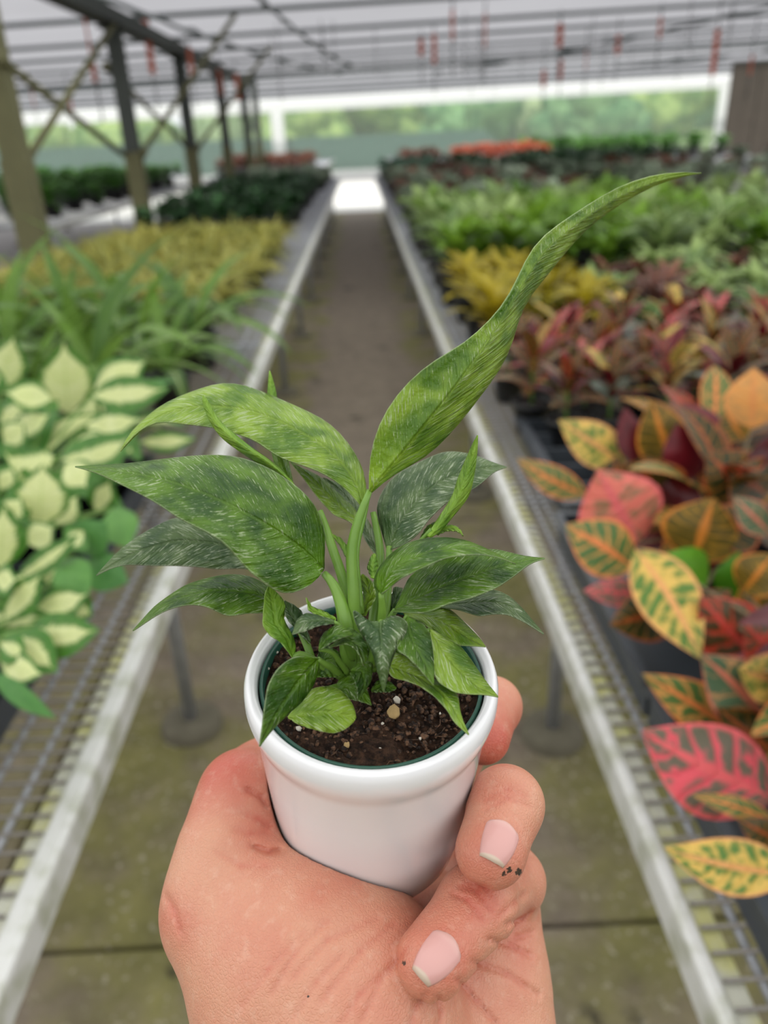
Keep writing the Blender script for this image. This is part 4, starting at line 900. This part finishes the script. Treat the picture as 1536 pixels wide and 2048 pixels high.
leaf(ZB_, [(1520,940),(1470,870),(1400,720),(1330,640),(1250,550)], [(1520,940),(1480,840),(1415,705),(1340,615),(1250,545)], [(1520,940),(1505,810),(1430,680),(1345,580),(1250,542)], (.228,.234,.238), -.003, .004, D_SHEEN)
# right side pair
leaf(ZA, [(735,325),(698,290),(708,230),(750,170),(800,120),(870,80),(960,62),(1060,58),(1150,75),(1230,110),(1300,145),(1375,185)], [(735,322),(770,230),(850,170),(960,128),(1080,108),(1180,115),(1280,146),(1375,185)], [(740,326),(790,290),(830,250),(900,220),(980,180),(1060,150),(1150,140),(1230,140),(1300,155),(1375,185)],
     (.198,.197,.198,.202), .010, -.006, D_DARK)
leaf(ZA, [(805,395),(850,290),(870,240),(980,175),(1080,140),(1200,125),(1262,110),(1340,130),(1420,150),(1512,158)], [(800,405),(920,340),(1050,280),(1200,225),(1350,180),(1512,158)], [(792,410),(900,416),(960,416),(1040,375),(1150,350),(1280,300),(1370,240),(1440,180),(1512,158)],
     (.206,.206,.208,.212), .008, -.008, D_DARK)
leaf(ZA, [(1020,380),(1120,345),(1200,310),(1280,306),(1350,340),(1410,400),(1460,460),(1506,516)], [(1020,385),(1150,372),(1250,362),(1330,378),(1420,442),(1506,516)], [(1020,390),(1100,398),(1200,432),(1260,420),(1330,420),(1400,450),(1450,480),(1506,516)],
     (.220,.216,.212,.208), .007, -.006, D_SHEEN)
leaf(ZA, [(840,410),(960,412),(1040,383),(1090,420),(1150,480),(1200,530),(1231,576)], [(845,420),(950,430),(1040,460),(1130,520),(1231,576)], [(850,430),(920,450),(980,500),(1050,540),(1100,570),(1170,572),(1231,576)],
     (.216,.214,.212,.212), .006, -.005, D_LITE)
leaf(ZA, [(965,490),(1040,530),(1110,570),(1150,620),(1190,680),(1240,750),(1291,813)], [(968,500),(1040,610),(1110,690),(1190,760),(1291,813)], [(970,510),(985,600),(985,700),(1010,745),(1080,790),(1150,800),(1220,800),(1291,813)],
     (.203,.200,.199,.199), .006, -.007, D_LITE)
leaf(ZA, [(850,440),(820,520),(808,590),(860,620),(920,680),(960,730),(985,757)], [(855,438),(880,530),(915,600),(955,680),(985,757)], [(860,433),(940,468),(972,530),(982,600),(987,680),(985,757)],
     (.198,.193,.190,.188), -.005, .005, D_DARK)
# pale leaf bending over the front
leaf(ZA, [(740,455),(680,460),(640,425),(606,390),(600,420),(620,470),(650,520),(690,580),(710,640),(730,720),(750,787)], [(738,452),(735,510),(742,590),(748,690),(750,787)], [(742,455),(790,424),(840,440),(868,465),(850,520),(810,580),(780,660),(762,740),(750,787)],
     (.192,.186,.183,.184), .004, .006, D_SHEEN)
leaf(ZA, [(765,640),(775,590),(860,625),(930,690),(1000,738),(1060,768),(1103,797),(1105,860),(1120,920),(1152,992)], [(765,660),(860,690),(950,740),(1030,800),(1090,880),(1152,992)], [(762,690),(800,728),(860,735),(920,760),(980,800),(1040,860),(1090,940),(1152,992)],
     (.204,.198,.193,.186), .005, -.004, D_LITE)
leaf(ZA, [(440,628),(350,616),(290,640),(240,690),(205,750),(190,830),(178,930),(163,1047)], [(440,632),(350,735),(270,850),(210,950),(163,1047)], [(445,638),(442,700),(412,770),(360,840),(290,900),(230,960),(190,1010),(163,1047)],
     (.198,.191,.185,.181), -.004, .004, D_DARK)
leaf(ZA, [(298,908),(340,850),(390,785),(450,763),(510,762),(560,790),(600,840),(616,885),(618,914)], [(298,910),(400,888),(500,885),(618,914)], [(300,912),(350,945),(430,970),(510,986),(560,972),(600,942),(618,916)],
     (.194,.192,.192,.194), .006, -.002, D_LITE)
# small inner leaves
leaf(ZA, [(445,585),(447,545),(470,508),(520,474),(560,480),(605,518)], [(445,590),(490,535),(545,508),(605,520)], [(448,592),(500,558),(545,536),(605,522)], (.196,.194,.196), .004, -.003, D_DARK)
leaf(ZA, [(490,580),(570,560),(610,580),(640,620),(654,667)], [(500,570),(570,535),(630,570),(654,667)], [(520,560),(585,480),(645,520),(684,590),(675,630),(654,667)], (.200,.196,.193), -.003, .003, D_DARK)
leaf(ZA, [(515,452),(440,428),(380,416),(340,450),(318,517)], [(515,458),(440,450),(380,458),(318,517)], [(515,466),(440,476),(380,502),(318,517)], (.200,.196,.194), .004, -.003, D_SHEEN)
leaf(ZA, [(400,560),(340,500),(290,440),(270,370),(282,358)], [(402,555),(350,480),(310,420),(282,358)], [(405,550),(380,470),(365,410),(330,380),(282,358)], (.208,.208,.21), -.002, .003, D_SHEEN)
leaf(ZA, [(525,450),(440,428),(395,405),(383,343)], [(525,445),(450,420),(405,395),(383,343)], [(525,440),(470,408),(412,388),(383,343)], (.206,.206,.206), -.002, .002, D_NEW)
leaf(ZA, [(520,770),(545,720),(600,700),(660,740),(692,852)], [(520,780),(580,760),(640,785),(692,852)], [(525,790),(570,820),(630,832),(692,852)], (.204,.201,.199), .004, -.002, D_DARK)
leaf(ZA, [(590,690),(640,640),(700,650),(690,740),(625,832)], [(600,690),(650,690),(660,750),(625,832)], [(590,700),(610,730),(625,780),(625,832)], (.201,.197,.196), .003, -.003, D_DARK)
leaf(ZA, [(690,780),(720,735),(780,740),(810,770)], [(692,785),(730,760),(770,765),(810,772)], [(695,790),(730,790),(780,790),(810,775)], (.204,.202,.202), .003, -.002, D_DARK)
leaf(ZA, [(430,700),(440,600),(470,560),(540,600),(560,680)], [(432,710),(480,640),(520,640),(560,690)], [(440,720),(500,720),(540,720),(560,700)], (.208,.206,.206), .003, -.002, D_DARK)
leaf(ZA, [(760,440),(780,360),(800,290),(840,300)], [(765,445),(800,370),(815,320),(838,302)], [(770,450),(830,400),(838,340),(840,305)], (.216,.218,.222), .003, -.003, D_SHEEN)
leaf(ZA, [(640,430),(655,330),(640,240),(650,232)], [(650,430),(680,330),(668,260),(652,232)], [(665,430),(715,340),(700,270),(655,234)], (.213,.214,.216), .003, -.002, D_LITE)
leaf(ZA, [(690,250),(672,200),(690,150),(705,135)], [(700,252),(695,205),(702,160),(707,136)], [(715,255),(725,210),(718,165),(710,138)], (.212,.214,.217), .003, .003, D_NEW)
leaf(ZA, [(590,190),(540,90),(500,45),(488,38)], [(592,190),(555,100),(510,50),(488,38)], [(595,188),(585,110),(545,60),(490,37)], (.218,.222,.226), .002, .002, D_NEW)
# leaf stalks and sheaths
M_STALK = NT('leaf_stalk'); _k = M_STALK; nz = _k.noise(_k.objc(), 60, 4); _k.P(color=_k.mix(nz, (0.09, 0.22, 0.02), (0.25, 0.42, 0.07)), rough=0.35, spec=0.5); M_STALK = _k.translucent((0.25, 0.45, 0.05), 0.15).m
def stalk(cv, pts, zs, rpx):
    n = 14; q = resample([cv(p) for p in pts], n); z = np.interp(np.linspace(0, 1, n), np.linspace(0, 1, len(zs)), zs); r = np.interp(np.linspace(0, 1, n), np.linspace(0, 1, len(rpx)), rpx)
    m = MB(); m.tube([W(q[i, 0], q[i, 1], z[i]) for i in range(n)], [r[i] / F * z[i] for i in range(n)], 12); obj('leaf_stalk', m.mesh('leaf_stalk', True, PB), M_STALK, plant)
stalk(ZA, [(620,700),(615,560),(612,400),(605,250),(592,150),(592,100),(605,50),(622,5),(640,-60),(660,-110),(682,-157)], (.212,.209,.207,.207,.207,.208), (17, 15, 13, 12, 11, 9, 6))
stalk(ZA, [(640,420),(610,150),(625,60),(660,-60),(672,-130),(680,-165)], (.212,.213,.215,.218,.221), (9, 9, 8, 7, 5))
stalk(ZA, [(590,680),(575,520),(560,400),(530,310),(500,255),(468,228)], (.210,.207,.206,.209,.212), (18, 17, 16, 14, 11, 7))
stalk(ZA, [(620,600),(590,400),(560,250),(520,150),(490,60),(470,-20),(450,-70)], (.216,.216,.216,.217,.218), (14, 13, 11, 10, 9, 5))
stalk(ZA, [(720,640),(745,480),(765,350),(772,240),(775,150),(777,100)], (.215,.215,.217,.22,.222), (13, 13, 11, 9, 8, 6))
stalk(ZA, [(690,640),(705,450),(720,300),(740,170),(735,90),(715,20),(700,-60)], (.219,.219,.221,.224,.226,.228), (14, 13, 11, 9, 8, 6))
stalk(ZA, [(700,660),(740,480),(745,380),(738,322)], (.208,.204,.201,.198), (11, 10, 9, 6))
stalk(ZA, [(720,660),(760,500),(785,430),(805,402)], (.211,.209,.208,.206), (11, 10, 9, 6))
stalk(ZA, [(700,680),(800,560),(850,450),(860,430)], (.212,.207,.202,.199), (9, 8, 7, 5))
stalk(ZA, [(690,660),(715,560),(735,490),(740,455)], (.204,.199,.195,.192), (9, 9, 8, 6))
stalk(ZA, [(730,690),(860,560),(940,500),(966,498)], (.212,.208,.205,.203), (9, 8, 7, 5))
stalk(ZA, [(740,650),(860,500),(960,410),(1020,385)], (.217,.218,.219,.22), (9, 8, 7, 5))
stalk(ZA, [(560,720),(500,670),(460,650),(440,632)], (.208,.204,.200,.198), (8, 8, 7, 5))
stalk(ZA, [(540,760),(470,780),(420,830),(380,880)], (.206,.202,.198,.195), (6, 6, 5, 4))
stalk(ZA, [(560,720),(420,640),(345,600),(322,628)], (.210,.207,.205,.204), (9, 9, 8, 6))
stalk(ZA, [(430,700),(400,600),(360,500),(290,400),(270,370)], (.208,.208,.21,.211,.212), (9, 8, 8, 7, 4))
stalk(ZA, [(580,700),(510,600),(470,590),(446,588)], (.206,.202,.198,.196), (6, 6, 5, 4))
stalk(ZA, [(600,640),(560,520),(530,460),(514,458)], (.208,.204,.201,.2), (8, 7, 6, 4))
stalk(ZA, [(690,300),(860,140),(940,60),(975,20)], (.222,.22,.217,.215), (7, 6, 5, 4))

# ------------------------------------------------------------------ the hand
def c3(px, py, z): return np.array([(px - 768) / F * z, (1024 - py) / F * z, -z])
VOX = 0.00085
lo = np.array([-0.082, -0.400, -0.345]); hi = np.array([0.095, -0.052, -0.140])
NX, NY, NZ = ((hi - lo) / VOX).astype(int)
gx = (lo[0] + VOX * np.arange(NX)).astype(np.float32); gy = (lo[1] + VOX * np.arange(NY)).astype(np.float32); gz = (lo[2] + VOX * np.arange(NZ)).astype(np.float32)
def field(): return np.full((NX, NY, NZ), 0.03, np.float32)
def box_of(a, b, mg):
    i0 = np.maximum(((np.minimum(a, b) - mg - lo) / VOX).astype(int), 0); i1 = np.minimum(((np.maximum(a, b) + mg - lo) / VOX).astype(int) + 2, (NX, NY, NZ))
    return tuple(slice(p, q) for p, q in zip(i0, i1))
def smin(a, b, k):
    h = np.maximum(k - np.abs(a - b), 0) / k; return np.minimum(a, b) - h * h * k * 0.25
def cone(D, a, b, ra, rb, k, flat=None):
    """smooth union of a tapered capsule"""
    s = box_of(a, b, max(ra, rb) + 0.016)
    X = gx[s[0]][:, None, None]; Y = gy[s[1]][None, :, None]; Z = gz[s[2]][None, None, :]
    d = b - a; L2 = float(d @ d) + 1e-12
    t = np.clip(((X - a[0]) * d[0] + (Y - a[1]) * d[1] + (Z - a[2]) * d[2]) / L2, 0, 1)
    dist = np.sqrt((X - a[0] - t * d[0]) ** 2 + (Y - a[1] - t * d[1]) ** 2 + (Z - a[2] - t * d[2]) ** 2) - (ra + (rb - ra) * t)
    D[s] = smin(D[s], dist.astype(np.float32), k)
def chain(D, pts, k):
    for p, q in zip(pts[:-1], pts[1:]): cone(D, c3(*p[:3]), c3(*q[:3]), p[3], q[3], k)
palm = field()
K = 0.014
chain(palm, [(445, 1822, .236, .0165), (560, 1945, .229, .024), (640, 2060, .226, .030), (690, 2230, .228, .031)], K)     # thumb ball, outer side
chain(palm, [(470, 1790, .238, .0155), (612, 1885, .229, .0235), (715, 1985, .226, .0255), (740, 2080, .228, .030)], K)   # thumb ball, pot side
chain(palm, [(800, 1925, .262, .021), (840, 2040, .252, .026), (830, 2230, .240, .030)], K)                                 # hollow of the palm
chain(palm, [(968, 1880, .260, .0150), (962, 1960, .254, .0185), (945, 2070, .250, .0225), (905, 2230, .240, .026)], K)     # little-finger side
chain(palm, [(690, 2230, .228, .031), (760, 2560, .225, .030), (860, 3200, .19, .036)], 0.02); chain(palm, [(905, 2230, .240, .026), (900, 2560, .228, .027), (980, 3200, .19, .034)], 0.02)   # forearm
chain(palm, [(800, 1925, .266, .021), (820, 1760, .300, .017), (850, 1650, .312, .013)], K); chain(palm, [(880, 1930, .268, .018), (930, 1790, .292, .014)], K)   # back of the palm under the pot
chain(palm, [(968, 1880, .260, .015), (990, 1850, .280, .0125)], K)
thumb = field()
chain(thumb, [(452, 1822, .236, .0160), (462, 1690, .242, .0142), (486, 1590, .250, .0128), (530, 1556, .266, .0118), (620, 1545, .287, .0098)], .008)
H = smin(palm, thumb, .009); del thumb, palm
FING = dict(index=[(850, 1650, .312, .0125), (930, 1470, .298, .0102), (985, 1412, .270, .0094), (966, 1474, .250, .0088)],
            middle=[(930, 1790, .292, .0125), (1010, 1640, .276, .0105), (1012, 1608, .226, .0102), (982, 1702, .2125, .0099)],
            ring=[(990, 1850, .280, .0120), (1022, 1762, .254, .0104), (955, 1808, .222, .0106), (864, 1922, .2065, .0098)],
            little=[(970, 1930, .272, .0115), (1003, 1832, .262, .0092), (935, 1845, .247, .0080), (880, 1890, .243, .0074)])
for nm in ('index', 'little', 'middle', 'ring'):
    f = field(); chain(f, FING[nm], .0045)
    kk = field(); p, q = FING[nm][:2]; cone(kk, c3(*p[:3]), c3(*q[:3]), p[3], q[3], .004)      # root blends softly into the palm
    H = smin(H, kk, .006); H = smin(H, f, .0012)
del f, kk
# creases: shallow grooves along polylines (pixel x, pixel y), only on the side that faces the lens
def groove(pts, depth, wd, zmin, zmax):
    q = np.array(pts, float); a = c3(q[:, 0].min(), q[:, 1].max(), zmin); 
    cs = np.array([c3(x, y, z) for x, y in q for z in (zmin, zmax)]); s = box_of(cs.min(0), cs.max(0), 0.004)
    X = gx[s[0]][:, None, None]; Y = gy[s[1]][None, :, None]; Z = gz[s[2]][None, None, :]
    px = 768 - X / Z * F; py = 1024 + Y / Z * F; best = np.full(np.broadcast(px, py).shape, 1e9, np.float32)
    for (x0, y0), (x1, y1) in zip(q[:-1], q[1:]):
        dx, dy = x1 - x0, y1 - y0; t = np.clip(((px - x0) * dx + (py - y0) * dy) / (dx * dx + dy * dy), 0, 1)
        best = np.minimum(best, (px - x0 - t * dx) ** 2 + (py - y0 - t * dy) ** 2)
    w = wd / 0.143e-3
    msk = (Z > -zmax) & (Z < -zmin)
    H[s] += (depth * np.exp(-best / (w * w)) * msk).astype(np.float32)
ch = Conv(300, 1350, 1.807); CREASE = []
for pts, dp in [([(350, 415), (400, 440), (420, 470)], .0012), ([(375, 620), (430, 640), (470, 632)], .0012), ([(300, 560), (360, 575), (420, 565)], .0006), ([(640, 890), (520, 1010), (440, 1150)], .0005), ([(880, 900), (760, 1000), (620, 1180)], .0005), ([(930, 990), (830, 1110), (760, 1261)], .0006), ([(820, 880), (640, 960), (520, 1090)], .0004),
                ([(1225, 955), (1300, 975), (1375, 1015)], .0010), ([(1165, 1035), (1290, 1080), (1400, 1155)], .0009), ([(1110, 1100), (1180, 1180), (1250, 1261)], .0009), ([(1040, 1165), (1050, 1220), (1045, 1270)], .0009), ([(1000, 1150), (960, 1200), (940, 1270)], .0006), ([(1290, 900), (1340, 880), (1375, 850)], .0010), ([(1320, 950), (1380, 930)], .0008), ([(700, 1010), (600, 1110), (520, 1240)], .0004), ([(860, 1060), (760, 1150), (690, 1261)], .0004), ([(560, 930), (430, 1060), (330, 1200)], .0003), ([(330, 500), (390, 520), (430, 545)], .0006), ([(240, 640), (330, 690), (420, 690)], .0003), ([(60, 800), (90, 850), (110, 930)], .0005), ([(1260, 870), (1320, 820), (1355, 790)], .0006),
                ([(1115, 765), (1180, 780), (1235, 850)], .0006), ([(1095, 790), (1150, 815), (1205, 885)], .0006), ([(1140, 750), (1210, 765), (1255, 830)], .0005), ([(1215, 485), (1290, 445), (1370, 475)], .0005), ([(1210, 455), (1290, 415), (1360, 440)], .0004)]:
    groove([ch(p) for p in pts], dp * 1.25, .0008, .19, .275); CREASE.append([ch(p) for p in pts])
# nothing of the hand inside the pot: it presses against the glaze
rel = [gx - RIM[0], gy - RIM[1], gz - RIM[2]]
s = box_of(RIM - AX * 0.087 - 0.03, RIM + 0.03, 0.02)
X = rel[0][s[0]][:, None, None]; Y = rel[1][s[1]][None, :, None]; Z = rel[2][s[2]][None, None, :]
h_ = X * AX[0] + Y * AX[1] + Z * AX[2]; rho = np.sqrt(np.maximum(X * X + Y * Y + Z * Z - h_ * h_, 0))
ho = np.array([p[1] for p in OUT]); ro = np.array([p[0] for p in OUT])
pr_ = np.interp(h_, ho, ro, left=-0.03, right=-0.03); pot_d = np.maximum(np.maximum(rho - pr_, -0.085 - h_), h_)
bump_ = np.maximum(H[s], -(pot_d - 0.0006)); H[s] = bump_
# surface nets
ins = H < 0
cnt = np.zeros((NX-1, NY-1, NZ-1), np.uint8)
for a in (0, 1):
    for b in (0, 1):
        for c in (0, 1): cnt += ins[a:NX-1+a, b:NY-1+b, c:NZ-1+c]
act = np.argwhere((cnt > 0) & (cnt < 8)); idx = np.full(cnt.shape, -1, np.int32); idx[tuple(act.T)] = np.arange(len(act)); del cnt
cor = np.array([(a, b, c) for a in (0, 1) for b in (0, 1) for c in (0, 1)])
val = np.stack([H[tuple((act + c).T)] for c in cor], 1)
acc = np.zeros((len(act), 3)); num = np.zeros(len(act))
for i in range(8):
    for j in range(i + 1, 8):
        if np.abs(cor[i] - cor[j]).sum() != 1: continue
        v0, v1 = val[:, i], val[:, j]; x = (v0 < 0) != (v1 < 0); t = np.where(x, v0 / np.where(x, v0 - v1, 1), 0)
        acc += np.where(x[:, None], cor[i] + (cor[j] - cor[i]) * t[:, None], 0); num += x
V = lo + VOX * (act + acc / num[:, None])
quads = []
for ax in range(3):
    o1, o2 = [(1, 2), (2, 0), (0, 1)][ax]
    sl0 = [slice(0, n) for n in ins.shape]; sl1 = list(sl0); sl0[ax] = slice(0, -1); sl1[ax] = slice(1, None)
    e0, e1 = ins[tuple(sl0)], ins[tuple(sl1)]
    E_ = np.argwhere(e0 != e1); ok = (E_[:, o1] > 0) & (E_[:, o2] > 0) & (E_[:, o1] < ins.shape[o1] - 1) & (E_[:, o2] < ins.shape[o2] - 1); E_ = E_[ok]
    d1 = np.zeros(3, int); d1[o1] = 1; d2 = np.zeros(3, int); d2[o2] = 1
    q = np.stack([idx[tuple((E_ - d1 - d2).T)], idx[tuple((E_ - d2).T)], idx[tuple(E_.T)], idx[tuple((E_ - d1).T)]], 1)
    fl = ~e0[tuple(E_.T)]; q[fl] = q[fl][:, ::-1]; quads.append(q)
Q = np.concatenate(quads); Q = Q[(Q >= 0).all(1)]
# relax a little so the voxel steps vanish
for it in range(4):
    S = np.zeros_like(V); N_ = np.zeros(len(V))
    for a in range(4):
        b = (a + 1) % 4
        np.add.at(S, Q[:, a], V[Q[:, b]]); np.add.at(S, Q[:, b], V[Q[:, a]]); np.add.at(N_, Q[:, a], 1); np.add.at(N_, Q[:, b], 1)
    V = V + (0.5 if it % 2 == 0 else -0.45) * (S / np.maximum(N_, 1)[:, None] - V)
def redness():
    px = 768 - V[:, 0] / V[:, 2] * F; py = 1024 + V[:, 1] / V[:, 2] * F; r = np.zeros(len(V))
    for cx, cy, s_, a in ((870, 1900, 110, .6), (985, 1710, 95, .55), (990, 1560, 70, .4), (960, 1800, 75, .5), (990, 1480, 70, .9), (440, 1530, 110, .75), (530, 1660, 75, .5), (345, 1840, 60, .45), (640, 1760, 90, .35), (1040, 1860, 70, .3), (560, 1900, 160, .12), (800, 2040, 120, .15)):
        r = np.maximum(r, a * np.exp(-((px - cx) ** 2 + (py - cy) ** 2) / (s_ * s_)))
    for pts in CREASE:
        for (x0, y0), (x1, y1) in zip(pts[:-1], pts[1:]):
            dx, dy = x1 - x0, y1 - y0; t = np.clip(((px - x0) * dx + (py - y0) * dy) / (dx * dx + dy * dy), 0, 1)
            r = np.maximum(r, r + .16 * np.exp(-((px - x0 - t * dx) ** 2 + (py - y0 - t * dy) ** 2) / 45))
    return r
HB = C2W(c3(800, 2000, .24))
me = bpy.data.meshes.new('person'); Vw = CAM + V @ ROT.T - HB
me.vertices.add(len(Vw)); me.vertices.foreach_set('co', Vw.ravel().astype(np.float32))
me.loops.add(Q.size); me.loops.foreach_set('vertex_index', Q.ravel().astype(np.int32)); me.polygons.add(len(Q)); me.polygons.foreach_set('loop_start', np.arange(0, Q.size, 4, dtype=np.int32))
me.update(calc_edges=True); me.validate()
me.polygons.foreach_set('use_smooth', [True] * len(me.polygons))
at = me.attributes.new('flush', 'FLOAT', 'POINT'); at.data.foreach_set('value', redness().astype(np.float32))
px_ = 768 - V[:, 0] / V[:, 2] * F; py_ = 1024 + V[:, 1] / V[:, 2] * F
at = me.attributes.new('dirt', 'FLOAT', 'POINT'); at.data.foreach_set('value', np.max([np.exp(-((px_ - a) ** 2 + (py_ - b) ** 2) / (s_ * s_)) for a, b, s_ in ((1018, 1740, 8), (1037, 1744, 9), (1008, 1748, 6), (808, 1926, 6), (617, 1994, 4))], 0).astype(np.float32))
_k = NT('skin'); at_ = _k.n('ShaderNodeAttribute', attribute_name='flush').outputs['Fac']; oc = _k.objc()
n1 = _k.noise(oc, 45, 4, 0.6); n2 = _k.noise(oc, 300, 3, 0.6)
vo = _k.n('ShaderNodeTexVoronoi', {'Vector': oc, 'Scale': 900.0}, feature='DISTANCE_TO_EDGE').outputs['Distance']
f = _k.math('ADD', _k.math('MULTIPLY', at_, 1.1), _k.math('MULTIPLY', _k.math('SUBTRACT', n1, 0.42), 1.1), clamp=True)
c = _k.mix(f, (0.61, 0.305, 0.195), (0.50, 0.115, 0.075)); c = _k.mix(_k.math('MULTIPLY', _k.ramp(n2, 0.5, 0.75), 0.22), c, (0.72, 0.48, 0.36))
dt = _k.n('ShaderNodeAttribute', attribute_name='dirt').outputs['Fac']; c = _k.mix(_k.ramp(_k.math('MULTIPLY', dt, _k.math('MULTIPLY_ADD', _k.noise(oc, 1500, 3), 1.6, 0.2)), 0.45, 0.62), c, (0.05, 0.03, 0.02))
_k.P(color=c, rough=0.42, spec=0.45); _k.set(_k.p.inputs['Subsurface Weight'], 0.22); _k.set(_k.p.inputs['Subsurface Radius'], (1.0, 0.35, 0.2)); _k.set(_k.p.inputs['Subsurface Scale'], 0.003)
st_ = _k.n('ShaderNodeMapping', {'Vector': oc, 'Scale': (160.0, 60.0, 420.0)}); wr = _k.noise(st_.outputs[0], 1.0, 3, 0.6, 0.6)
_k.bump(_k.math('ADD', _k.math('MULTIPLY', _k.ramp(vo, 0.0, 0.25), 0.35), _k.math('MULTIPLY', wr, 0.9)), 0.00035, 0.6); M_SKIN = _k.m
hand = obj('person', me, M_SKIN, None, HB); tag(hand, "person's bare left hand cupping the white pot from below", 'person')
# fingernails
_k = NT('fingernail'); u, v = _k.uv('uv'); su = _k.math('ABSOLUTE', _k.math('MULTIPLY_ADD', u, 2.0, -1.0))
c = _k.mix(_k.ramp(v, 0.0, 0.3), (0.68, 0.42, 0.37), (0.62, 0.33, 0.30)); c = _k.mix(_k.ramp(_k.math('ADD', v, _k.math('MULTIPLY', su, -0.06)), 0.88, 0.92), c, (0.58, 0.46, 0.36))
_k.P(color=c, rough=0.28, spec=0.5); M_NAIL = _k.m
def nail(p, q, t0, t1, halfw, side=0.0, lift=.00030, nview=None):
    a, b = c3(*p[:3]), c3(*q[:3]); d = b - a; L = np.linalg.norm(d); d /= L
    mid = (a + b) / 2; vw = -mid / np.linalg.norm(mid) if nview is None else np.array(nview)
    N = vw - d * (vw @ d); N /= np.linalg.norm(N); Bn = np.cross(d, N); N2 = N * math.cos(side) + Bn * math.sin(side); B2 = np.cross(d, N2)
    n, mm = 16, 9; P = np.zeros((n, mm, 3))
    for i in range(n):
        s_ = i / (n - 1); t = t0 + (t1 - t0) * s_; r = p[3] + (q[3] - p[3]) * min(max(t / L, 0), 1) + lift
        wf = halfw * (1 - 0.75 * max(0, (0.22 - s_) / 0.22) ** 2.2) 
        for j, u_ in enumerate(np.linspace(-1, 1, mm)):
            ph = u_ * wf / r * 1.05
            ov = max(0.0, t - L); dip = .0010 * max(0, (0.14 - s_) / .14) ** 1.5 + .0009 * abs(u_) ** 5 + 0.8 * (r - math.sqrt(max(r * r - ov * ov, 0)))
            arc = -.0016 * (abs(u_) ** 2) * (s_ - .4 if s_ > .4 else 0) + .0025 * (abs(u_) ** 2) * max(0, .4 - s_)
            rr_ = r * 0.97 if True else r
            P[i, j] = C2W(a + d * (t + arc) + (rr_ - dip) * (math.cos(ph) * N2 + math.sin(ph) * B2) + N2 * (r - rr_))
    o = obj('fingernail', grid_leaf(P, 'fingernail', HB), M_NAIL, hand); sm_ = o.modifiers.new('thickness', 'SOLIDIFY'); sm_.thickness = 0.0005; sm_.offset = 0
    # parent keeps the hand's base
nail(FING['ring'][2], FING['ring'][3], .0180, .0310, .0060, -0.05)
nail(FING['middle'][2], FING['middle'][3], .0130, .0248, .0059, -0.15)
nail(FING['index'][2], FING['index'][3], .0080, .0170, .0048, 0.7)
